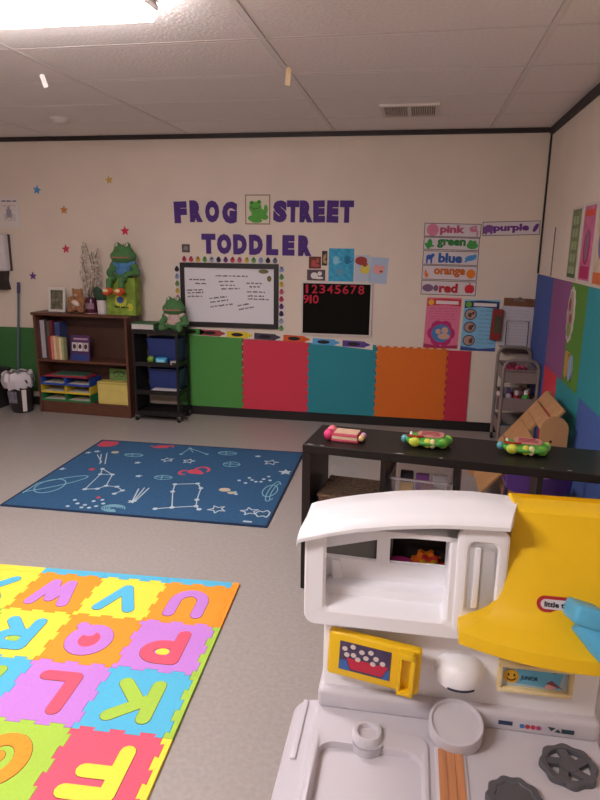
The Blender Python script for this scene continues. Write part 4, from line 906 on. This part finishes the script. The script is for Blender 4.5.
# clear bin with packets
CLR = M('c4bcc0', .15, alpha=.14, name='clear_plastic')
t = thing('clear_bin', 'clear plastic bin of packets in the second shelf cell', 'bin', shp(.505, .17, .352), (0, 0, SA))
bm = B(); L0 = rrect(-.11, .11, -.1, .1, .02); L1 = rrect(-.13, .13, -.125, .125, .02); L2 = rrect(-.127, .127, -.122, .122, .02); L3 = rrect(-.107, .107, -.097, .097, .02)
loft(bm, [[(x, y, 0) for x, y in L0], [(x, y, .215) for x, y in L1], [(x, y, .215) for x, y in L2], [(x, y, .004) for x, y in L3]]); part('tub', bm, CLR, t)
bm = B(); r0 = rrect(-.135, .135, -.13, .13, .024); loft(bm, [[(x, y, .211) for x, y in r0], [(x, y, .219) for x, y in r0], [(x, y, .219) for x, y in L2], [(x, y, .211) for x, y in L2]], False, False); part('rim', bm, M('a8a0a4', .2), t)
for k, (c, x, y, h, lab) in enumerate((('2a2638', -.07, .19, .2, 'dark'), ('c8982e', -.066, .13, .165, 'golden yellow'), ('7a3f84', .0, .17, .2, 'purple'), ('8a4a5a', .028, .11, .175, 'rose'), ('b8aeb4', .075, .16, .205, 'silver'))):
    tt = thing('packet', lab + ' packet inside the clear bin', 'packet', shp(.505+x, y, .358), (0, 0, SA+.05*k))
    bm = B(); loft(bm, [[(-.026, -.025, 0), (.026, -.025, 0), (.026, .025, 0), (-.026, .025, 0)], [(-.03, -.026, h*.5), (.03, -.026, h*.5), (.03, .026, h*.5), (-.03, .026, h*.5)], [(-.028, -.004, h), (.028, -.004, h), (.028, .004, h), (-.028, .004, h)]]); part('pouch', bm, M(c, .4), tt)
    bm = B(); box(bm, -.024, .024, -.0275, -.0255, h*.25, h*.45); part('label_print', bm, M('8a7a80', .6), tt)
# lower cells: toys seen through the toy kitchen's windows
t = thing('pink_bowl', 'pink plastic bowl on the bottom of the black shelf', 'bowl', shp(.436, .085, .036), (0, 0, 0))
bm = B(); lathe(bm, [(.001, 0), (.038, 0), (.056, .06), (.06, .12), (.056, .12), (.052, .06), (.035, .006), (.001, .006)], n=24); part('bowl', bm, M('b83a7a', .4), t, smooth=True); bm = B(); lathe(bm, [(.059, .112), (.063, .118), (.059, .124)], n=24); part('rim', bm, M('a02a68', .4), t)
for k, (c, x, y, lab) in enumerate((('d8b02a', .565, .085, 'yellow'), ('c8362e', .568, .135, 'red'), ('d8701e', .545, .185, 'orange'))):
    t = thing('gear_toy', lab + ' toy gear standing on the bottom of the black shelf', 'toy', shp(x, y, .036), (0, 0, SA))
    bm = B(); plate(bm, [((.075 if (i//2) % 2 else .06)*math.cos(2*PI*i/32), .077+(.075 if (i//2) % 2 else .06)*math.sin(2*PI*i/32)) for i in range(32)], -.015, .015, Rx(PI/2)); part('wheel', bm, M(c, .4), t)
    bm = B(); lathe(bm, [(.001, -.022), (.02, -.022), (.02, .022), (.001, .022)], (0, 0, .077), 14, mtx=Rx(PI/2)); part('hub', bm, M('e0c040' if k else 'c03030', .4), t)
bin_('dark grey bin on the bottom of the black shelf, open end cell', shp(.19, .17, .036), .27, .27, .24, '55524f', .5)
t = thing('backdrop_carton', 'dark brown carton added as a dark backdrop behind the toy gears on the bottom of the black shelf', 'box', shp(.505, .275, .036), (0, 0, SA))  # added carton, keeps the background behind the toys dark
bm = B(); box(bm, -.125, .125, -.045, .045, 0, .27, .004, 1); part('carton', bm, M('2f2624', .7), t)
bm = B(); box(bm, -.126, .126, -.046, .046, .235, .272, .004, 1); part('lid', bm, M('3a2f2c', .7), t)
# musical toys on top
def bug_toy(label, x, y, rz):
    t = thing('musical_toy', label, 'toy', shp(x, y, SZ), (0, 0, rz))
    blob('body', [((0, 0, .024), (.095, .07, .022)), ((.05, 0, .026), (.05, .068, .022)), ((-.05, 0, .026), (.05, .065, .022))], M('4f9a3c', .35), t, .006)
    bm = B(); plate(bm, rrect(-.045, .065, -.03, .05, .02), .0, .006); part('top_plate', bm, M('c9867e', .45), t, (0, 0, .044))
    bm = B()
    for k in range(3): box(bm, -.03+.002*k, .05-.004*k, -.012+.02*k, -.006+.02*k, .05, .052)
    part('plate_print', bm, M('8a3038', .6), t)
    for k, (c, xx, yy, r) in enumerate((('c8d04a', -.055, -.058, .026), ('d8d04a', .0, -.062, .018), ('e0d8a0', .022, -.063, .016), ('6aa83a', .065, -.05, .024), ('8ac84a', .085, .02, .022), ('5a9a3a', -.02, .06, .02), ('8ab84a', .04, .062, .02))):
        bm = B(); ball(bm, (xx*.97, yy*.9, .026), (r*.95, r*.55, .021), 12, 8); part('button', bm, M(c, .35), t, smooth=True)
    bm = B(); stroke(bm, [(-.085, -.03), (-.05, -.04), (-.025, -.03)], .012, .044, .05); part('mouth', bm, M('a83024', .5), t)
    bm = B(); ball(bm, (-.10, -.012, .026), (.016, .018, .018), 12, 8); part('nose', bm, M('5aa0a8', .35), t, smooth=True)
    bm = B()
    for k in (-1, 1): ball(bm, (-.075, .012+.012*k, .044), .006, 8, 6)
    part('eyes', bm, M('d8e0d8', .3), t, smooth=True)
bug_toy('green caterpillar-faced musical toy in the middle of the black shelf top', .52, .165, -.08)
bug_toy('green caterpillar-faced musical toy on the black shelf top near the side wall', .92, .20, -.1)
t = thing('toy_book', 'pink and cream chunky toy book at the open end of the black shelf top', 'toy', shp(.165, .13, SZ), (0, 0, -.12))
bm = B(); box(bm, -.06, .065, -.05, .05, 0, .016, .007, 2); box(bm, -.056, .06, -.046, .046, .02, .036, .007, 2); part('cover', bm, M('b8485a', .45), t, smooth=True)
bm = B(); box(bm, -.055, .058, -.047, .044, .012, .026); part('page_block', bm, M('d8c0a0', .7), t)
bm = B(); box(bm, -.05, .055, -.035, .042, .036, .039, .001, 1); part('cover_plate', bm, M('d0ac92', .5, .12, 30), t)
for k, (c, y) in enumerate((('d83a72', -.028), ('d8707a', .03))):
    bm = B(); ball(bm, (-.072, y, .026), (.024, .026, .026), 14, 10); part('knob', bm, M(c, .35), t, smooth=True)
for k, (c, y) in enumerate((('e0c48a', -.03), ('d8a878', -.005), ('b88ab0', .03))):
    bm = B(); ball(bm, (.072, y, .02), (.014, .011, .012), 10, 8); part('bead', bm, M(c, .35), t, smooth=True)

# ------------------------------------------------------------------ toy kitchen
KR = math.radians(.57)
K = thing('toy_kitchen', 'white and grey plastic toy kitchen with a yellow range hood', 'toy kitchen', (-.178, 1.251, 0), (0, 0, KR))
# base cabinet (tapered) below the counter
bm = B()
loft(bm, [[(x, y, 0) for x, y in rrect(-.03, .64, -.36, .03, .03)], [(x, y, .02) for x, y in rrect(-.035, .645, -.365, .035, .03)], [(x, y, .44) for x, y in rrect(-.035, .645, -.375, .035, .03)]])
box(bm, .008, .604, .03, .15, 0, .5, .01, 2)
part('base_cabinet', bm, GREYP, K, smooth=True)
for x0, x1, nm in ((-.005, .28, 'cabinet_door'), (.32, .615, 'oven_door')):
    bm = B(); box(bm, x0, x1, -.392, -.370, .05, .40, .012, 2); d = part(nm, bm, WHITEP, K, smooth=True)
    bm = B(); box(bm, x0+.05, x1-.05, -.415, -.39, .35, .37, .008, 2); part('handle', bm, YELP, d, smooth=True)
# counter: outer flange, raised top with a sink basin lofted into it
def RR(x0, x1, y0, y1, r, z): return [(x, y, z) for x, y in rrect(x0, x1, y0, y1, r, 5)]
bm = B(); loft(bm, [RR(-.045, .655, -.40, .035, .04, .43), RR(-.055, .665, -.41, .045, .045, .44), RR(-.055, .665, -.41, .045, .045, .475), RR(-.048, .658, -.403, .038, .04, .485)]); part('counter_flange', bm, GREYP, K, smooth=True)
bm = B()
loft(bm, [RR(-.004, .615, -.385, .15, .02, .48), RR(-.002, .613, -.383, .15, .02, .494), RR(.004, .607, -.378, .15, .018, .5), RR(.006, .252, -.30, -.050, .035, .5), RR(.010, .248, -.296, -.054, .033, .506), RR(.016, .242, -.29, -.06, .03, .507), RR(.022, .236, -.284, -.100, .03, .5), RR(.03, .228, -.27, -.106, .03, .43), RR(.044, .214, -.255, -.120, .028, .420)], False, True)
part('counter_top', bm, GREYP, K, smooth=True)
bm = B()
for k in range(4):
    a = PI/4 + k*PI/2; plate(bm, ell(.125+.014*math.cos(a), -.175+.014*math.sin(a), .007, .004, 8, rot=a), .420, .4215)
part('drain_mark', bm, M('a29ba2', .5), K)
bm = B(); box(bm, -.036, -.024, -.15, .03, .484, .490, .0028, 2); part('flange_ridge', bm, GREYP, K, smooth=True)
bm = B(); lathe(bm, [(.038, .498), (.034, .503), (.032, .512), (.029, .516), (.023, .515), (.019, .508), (.017, .45), (.001, .445)], (.121, -.072, 0), 28); part('faucet_ring', bm, GREYP, K, smooth=True)
bm = B(); lathe(bm, [(.001, .492), (.0168, .4925)], (.121, -.072, 0), 18); part('faucet_hole_shade', bm, M('4a4040', .7), K)  # dark disc set high in the ring, painting the shade inside the hole
bm = B(); lathe(bm, [(.028, .425), (.033, .506)], (.121, -.088, 0), 14, 190, 350); part('spout_column', bm, GREYP, K, smooth=True)
# step behind the counter
bm = B(); box(bm, .0, .612, .0, .155, .495, .546, .012, 3); part('back_step', bm, GREYP, K, smooth=True)
# lower back panel
bm = B(); box(bm, .008, .604, .022, .15, .54, .80, .008, 2); part('back_panel', bm, WHITEP, K, smooth=True)
# microwave: hinged door standing a little open
mw = bpy.data.objects.new('microwave_door', None)
bm = B(); box(bm, 0, .205, -.028, -.004, -.056, .054, .008, 3)
mw = part('microwave_door', bm, YELP, K, (.026, .018, .653), (0, .035, -.16), smooth=True, label='yellow microwave door')
bm = B(); box(bm, .028, .142, -.0295, -.027, -.034, .036); part('door_picture', bm, M('4a3a5a', .35, .35, 40), mw)
bm = B(); plate(bm, [(.055, -.028), (.125, -.028), (.138, -.002), (.045, -.002)], 0, .001, T(0, -.0295, 0) @ Rx(PI/2)); part('bowl_print', bm, M('c02a44', .4), mw)
bm = B()
for x, z in ((.04, .02), (.058, .028), (.06, .008), (.078, .02), (.088, .008), (.098, .024), (.11, .012), (.125, .004), (.07, .0), (.104, -.002), (.045, .006)): plate(bm, ell(x, z, .0062, .0055, 8), 0, .0018, T(0, -.0295, 0) @ Rx(PI/2))
part('popcorn_print', bm, M('d8ccc4', .5), mw)
for q in ([(.029, -.033), (.055, -.033), (.045, -.008), (.029, -.01)], [(.125, -.033), (.141, -.033), (.141, -.008), (.135, -.01)]): bm = B(); plate(bm, q, 0, .0008, T(0, -.0295, 0) @ Rx(PI/2)); part('cloth_print', bm, M('3a64a8', .5), mw)
bm = B(); box(bm, .16, .168, -.044, -.026, -.05, .048, .003, 2); box(bm, .186, .196, -.044, -.026, -.05, .05, .003, 2); box(bm, .16, .196, -.044, -.026, .035, .05, .003, 2); box(bm, .16, .196, -.044, -.026, -.052, -.04, .003, 2); part('handle', bm, YELP, mw, smooth=True)
# coffee maker: spout head, cup tray
bm = B(); lathe(bm, [(.001, 0), (.044, .0), (.051, .005), (.0535, .016), (.053, .03), (.048, .044), (.038, .055), (.022, .063), (.001, .066)], (.311, .018, .603), 28); part('coffee_head', bm, WHITEP, K, smooth=True)
bm = B(); lathe(bm, [(.0512, .004), (.0522, .0045), (.0535, .010), (.0528, .0105)], (.311, .018, .603), 10, 240, 305); part('coffee_slot', bm, M('2e2e48', .5), K)
bm = B(); lathe(bm, [(.001, -.03), (.058, -.03), (.058, .0), (.056, .004), (.052, .004), (.049, -.002), (.001, -.002)], (0, 0, 0), 36); part('cup_tray', bm, GREYP, K, (.307, -.044, .541), (.26, 0, 0), smooth=True)
# chef picture in a cream frame
fr = bpy.data.objects.new
bm = B()
for a in ((.392, .548, .594, .604), (.392, .548, .654, .664), (.392, .402, .604, .654), (.538, .548, .604, .654)): box(bm, a[0], a[1], .004, .026, a[2], a[3], .003, 2)
pf = part('chef_picture', bm, M('e6d2a0', .45), K, smooth=True, label='cream framed sticker with a smiling face')
bm = B(); box(bm, .4, .54, .016, .022, .602, .656); part('picture_sheet', bm, M('b8ccd8', .4), pf)
def kdec(name, shapes, mat, parent, y, h=.0008):
    bm = B()
    for s in shapes: plate(bm, s, 0, h, T(0, y, 0) @ Rx(PI/2))
    return part(name, bm, mat, parent)
kdec('blue_panel', [[(.432, .612), (.52, .608), (.528, .65), (.432, .652)]], M('6ab8dc', .4), pf, .016)
kdec('smiley_face', [ell(.421, .628, .0165, .0165, 20)], M('e0b032', .4), pf, .0152)
bm = B()
for s in (-1, 1): plate(bm, ell(.421+s*.006, .632, .0022, .0036, 8), 0, .0006, T(0, .0144, 0) @ Rx(PI/2))
bm2 = B(); stroke(bm2, arc(.421, .627, .0095, .008, 200, 345, 7), .0025, 0, .0006); bmesh.ops.transform(bm2, matrix=T(0, .0144, 0) @ Rx(PI/2), verts=bm2.verts)
part('smiley_eyes', bm, M('4a2a14', .5), pf); part('smiley_mouth', bm2, M('6a2a14', .5), pf)
jm = text_mesh('JUNIOR', .036, .012, .0008, M('2a4a6a', .5), .03, (0, 0), 0, 'lettering', .15)
part('lettering', jm, None, pf, (.458, .0152, .626), (PI/2, 0, 0))
kdec('ribbon_print', [[(.494, .62), (.53, .609), (.505, .628)], [(.505, .645), (.526, .65), (.51, .652)]], M('8a4a5a', .5), pf, .0152)
kdec('cheek_print', [ell(.503, .612, .011, .006, 10)], M('e6a8a8', .5), pf, .0154)
# hutch with two windows
def kp(bm, pts, v0, v1):  # outline in (u, z), pushed from depth v0 to v1
    plate(bm, pts, -v1, -v0, Rx(PI/2)); return bm
def KL(u0, u1, z0, z1, r, v_): return [(x, v_, y) for x, y in rrect(u0, u1, z0, z1, r, 5)]
bm = B()
loft(bm, [KL(-.034, .386, .735, .95, .02, .135), KL(-.031, .384, .73, .952, .02, -.020), KL(-.027, .380, .733, .952, .02, -.030), KL(.010, .273, .764, .962, .012, -.030), KL(.016, .268, .770, .962, .012, -.024), KL(.004, .269, .783, .962, .012, .046), KL(-.006, .275, .787, .962, .01, .062)], False, False)
part('hutch_shell', bm, WHITEP, K, smooth=True)
bm = B()
for pts in ([(-.03, .74), (.40, .74), (.40, .846), (.268, .847), (.149, .846), (.119, .846), (-.002, .850), (-.03, .850)], [(-.03, .850), (-.002, .850), (-.002, .868), (-.002, .945), (-.03, .94)], [(-.002, .868), (.118, .899), (.118, .978), (-.002, .955)],
            [(.118, .846), (.147, .846), (.147, .985), (.118, .978)], [(.147, .905), (.268, .916), (.268, .993), (.147, .985)], [(.268, .846), (.40, .846), (.40, .985), (.268, .993)]): kp(bm, pts, .06, .072)
part('hutch_back', bm, WHITEP, K)
bm = B(); kp(bm, [(.022, .785), (.268, .785), (.268, .792), (.24, .80), (.045, .795), (.038, .845), (.022, .845)], .050, .062); part('inner_ledge', bm, WHITEP, K)
bm = B(); loft(bm, [KL(.282, .384, .745, .985, .02, -.028), KL(.284, .382, .747, .985, .02, -.033), KL(.287, .379, .750, .982, .018, -.035), KL(.302, .366, .790, .960, .016, -.035), KL(.306, .362, .796, .956, .016, -.030)], False, True); part('side_column', bm, WHITEP, K, smooth=True)
bm = B(); box(bm, .318, .330, -.034, -.028, .81, .945, .002, 2); part('column_rib', bm, WHITEP, K, smooth=True)
# arched top cap
bm = B(); loops = []
for u_, zf, zb in ((-.044, .940, .930), (-.041, .948, .941), (-.028, .953, .947), (.02, .968, .961), (.077, .983, .974), (.151, .996, .988), (.2, 1.002, .994), (.245, 1.007, .998), (.32, 1.011, 1.001), (.362, 1.012, .999), (.378, 1.012, .996)):
    sk = .24 if u_ > .37 else 0.
    row = [(u_, .138, zb-.03), (u_, .14, zb-.006), (u_, .134, zb), (u_, .06, zb+.008 if u_ > -.04 else zb), (u_, -.02, zf+.002), (u_, -.044, zf-.002), (u_, -.053, zf-.010), (u_, -.052, zf-.018), (u_, -.030, zf-.020), (u_, -.01, zf-.030)]
    loops.append([(p[0] + sk*(p[1]+.054), p[1], p[2]) for p in row])
loft(bm, loops); part('top_cap', bm, WHITEP, K, smooth=True)
bm = B(); box(bm, .405, .640, .03, .135, .72, .95, .008, 2); part('hood_backing', bm, WHITEP, K, smooth=True)
# yellow range hood
bm = B(); loops = []; NC = 14
for z, ul, ur, ve, vc, vb in ((.985, .428, .645, .137, .137, .139), (.996, .426, .646, .132, .132, .138), (1.000, .415, .650, .10, .10, .138), (1.003, .404, .652, .056, .052, .138), (1.000, .400, .654, .042, .038, .138), (.975, .3945, .658, .025, .018, .135), (.945, .389, .660, .0, -.010, .135), (.919, .385, .662, -.02, -.032, .135), (.862, .378, .668, -.04, -.058, .13), (.838, .369, .670, -.05, -.072, .10), (.818, .352, .672, -.058, -.090, .08), (.803, .330, .674, -.068, -.112, .06), (.792, .302, .676, -.082, -.132, .04), (.787, .294, .677, -.086, -.138, .03), (.761, .294, .677, -.088, -.142, .03), (.757, .299, .674, -.084, -.137, .03)):
    uc, hl = .52, .52-ul
    row = [(ul, vb, z)]
    for k in range(NC+1):
        u_ = ul + (ur-ul)*k/NC; f = (u_-uc)/(hl if u_ < uc else (ur-uc)*1.6)
        row.append((u_, vc + (ve-vc)*f*f, z))
    row.append((ur, vb, z)); loops.append(row)
loft(bm, loops); hood = part('range_hood', bm, YELP, K, smooth=True, label='yellow flared range hood', angle=24)
# oval badge
bz = (.483, -.0605, .853)
bm = B(); plate(bm, rrect(-.044, .044, -.0155, .0155, .0154, 8), 0, .003); bd = part('badge', bm, M('b02a2e', .4), hood, bz, (PI/2-.32, 0, 0), label='red oval maker badge')
bm = B(); plate(bm, rrect(-.037, .037, -.0095, .0095, .0094, 8), .003, .0036); part('badge_face', bm, M('d8d0d4', .4), bd)
part('badge_text', text_mesh('little tikes', .06, .0105, .0006, M('141418', .5), .03, (0, 0), .0036, 'badge_text'), None, bd)
# blue toy phone handset resting on the hood
PH = M('5ab4dc', .4)
def kpt(u_, v_, z): return (u_, v_, z)
bm = B(); tube(bm, [(.516, -.098, .846), (.536, -.110, .826), (.559, -.122, .800), (.580, -.130, .780)], .026, 14); ph = part('phone_handset', bm, PH, K, smooth=True, label='light blue phone handset')
bm = B(); box(bm, -.03, .03, -.045, .03, -.02, .018, .009, 3, mtx=T(.521, -.085, .856) @ Ry(.25) @ Rx(-.3)); part('earpiece', bm, PH, ph, smooth=True)
bm = B(); box(bm, -.03, .032, -.05, .045, -.022, .02, .009, 3, mtx=T(.590, -.118, .785) @ Ry(.25) @ Rx(-.3)); part('mouthpiece', bm, PH, ph, smooth=True)
# stove burners
DG = M('57555a', .5, .08, 20)
def scallop(r, n, d): return [((r + d*math.cos(n*2*PI*k/96))*math.cos(2*PI*k/96), (r + d*math.cos(n*2*PI*k/96))*math.sin(2*PI*k/96)) for k in range(96)]
bm = B(); outer = scallop(.055, 8, .0028); inner = ell(0, 0, .042, n=96)
loft(bm, [[(x, y, 0) for x, y in outer], [(x, y, .010) for x, y in outer], [(x*.96, y*.96, .013) for x, y in outer], [(x, y, .012) for x, y in inner], [(x, y, 0) for x, y in inner]], False, False)
for k in range(5): stroke(bm, [(.012*math.cos(k*1.2566), .012*math.sin(k*1.2566)), (.046*math.cos(k*1.2566+.5), .046*math.sin(k*1.2566+.5))], .018, .002, .0105, caps=True)
plate(bm, ell(0, 0, .02, n=20), .002, .012); part('burner', bm, DG, K, (.53, -.085, .5), smooth=True, label='dark grey spoked burner')
bm = B(); o1 = scallop(.053, 10, .0025)
loft(bm, [[(x, y, 0) for x, y in o1], [(x, y, .009) for x, y in o1], [(x*.95, y*.95, .012) for x, y in o1], [(x*.72, y*.72, .012) for x, y in o1], [(x*.68, y*.68, .0095) for x, y in o1], [(x*.2, y*.2, .0095) for x, y in o1]], False, True); part('burner', bm, DG, K, (.41, -.19, .5), smooth=True, label='dark grey scalloped burner')
# wood-print chopping strip
bm = B(); box(bm, .262, .326, -.31, -.078, .498, .5045, .003, 2); cb = part('chopping_frame', bm, M('d2cad0', .45), K, smooth=True)
bm = B(); box(bm, .269, .319, -.30, -.086, .5045, .507); part('wood_print', bm, M('c08258', .55, .2, 12, wave=(6, .5, 1)), cb)
for x in (.2855, .3025):
    bm = B(); box(bm, x-.0005, x+.0005, -.30, -.086, .507, .5074); part('board_line', bm, M('9a5f3c', .6), cb)
# sticker buttons on the step
ks = kdec('sticker', [rect(.416, .521, .03, .010)], M('2a3a5a', .5), K, -.0002)
ks = kdec('sticker', [rect(.469, .519, .05, .014)], M('c8c0cc', .5), K, -.0002)
for k, c in enumerate(('3a7ab0', 'b03a4a', 'c03a4a', 'a04a7a')): kdec('sticker_dot', [ell(.451+.0115*k, .519, .0055, .0055, 12)], M(c, .5), ks, -.001)
kdec('sticker', [[(.504, .525), (.52, .524), (.512, .515)], [(.519, .514), (.532, .513), (.526, .522)], rect(.546, .518, .026, .010)], M('27404a', .5), K, -.0002)
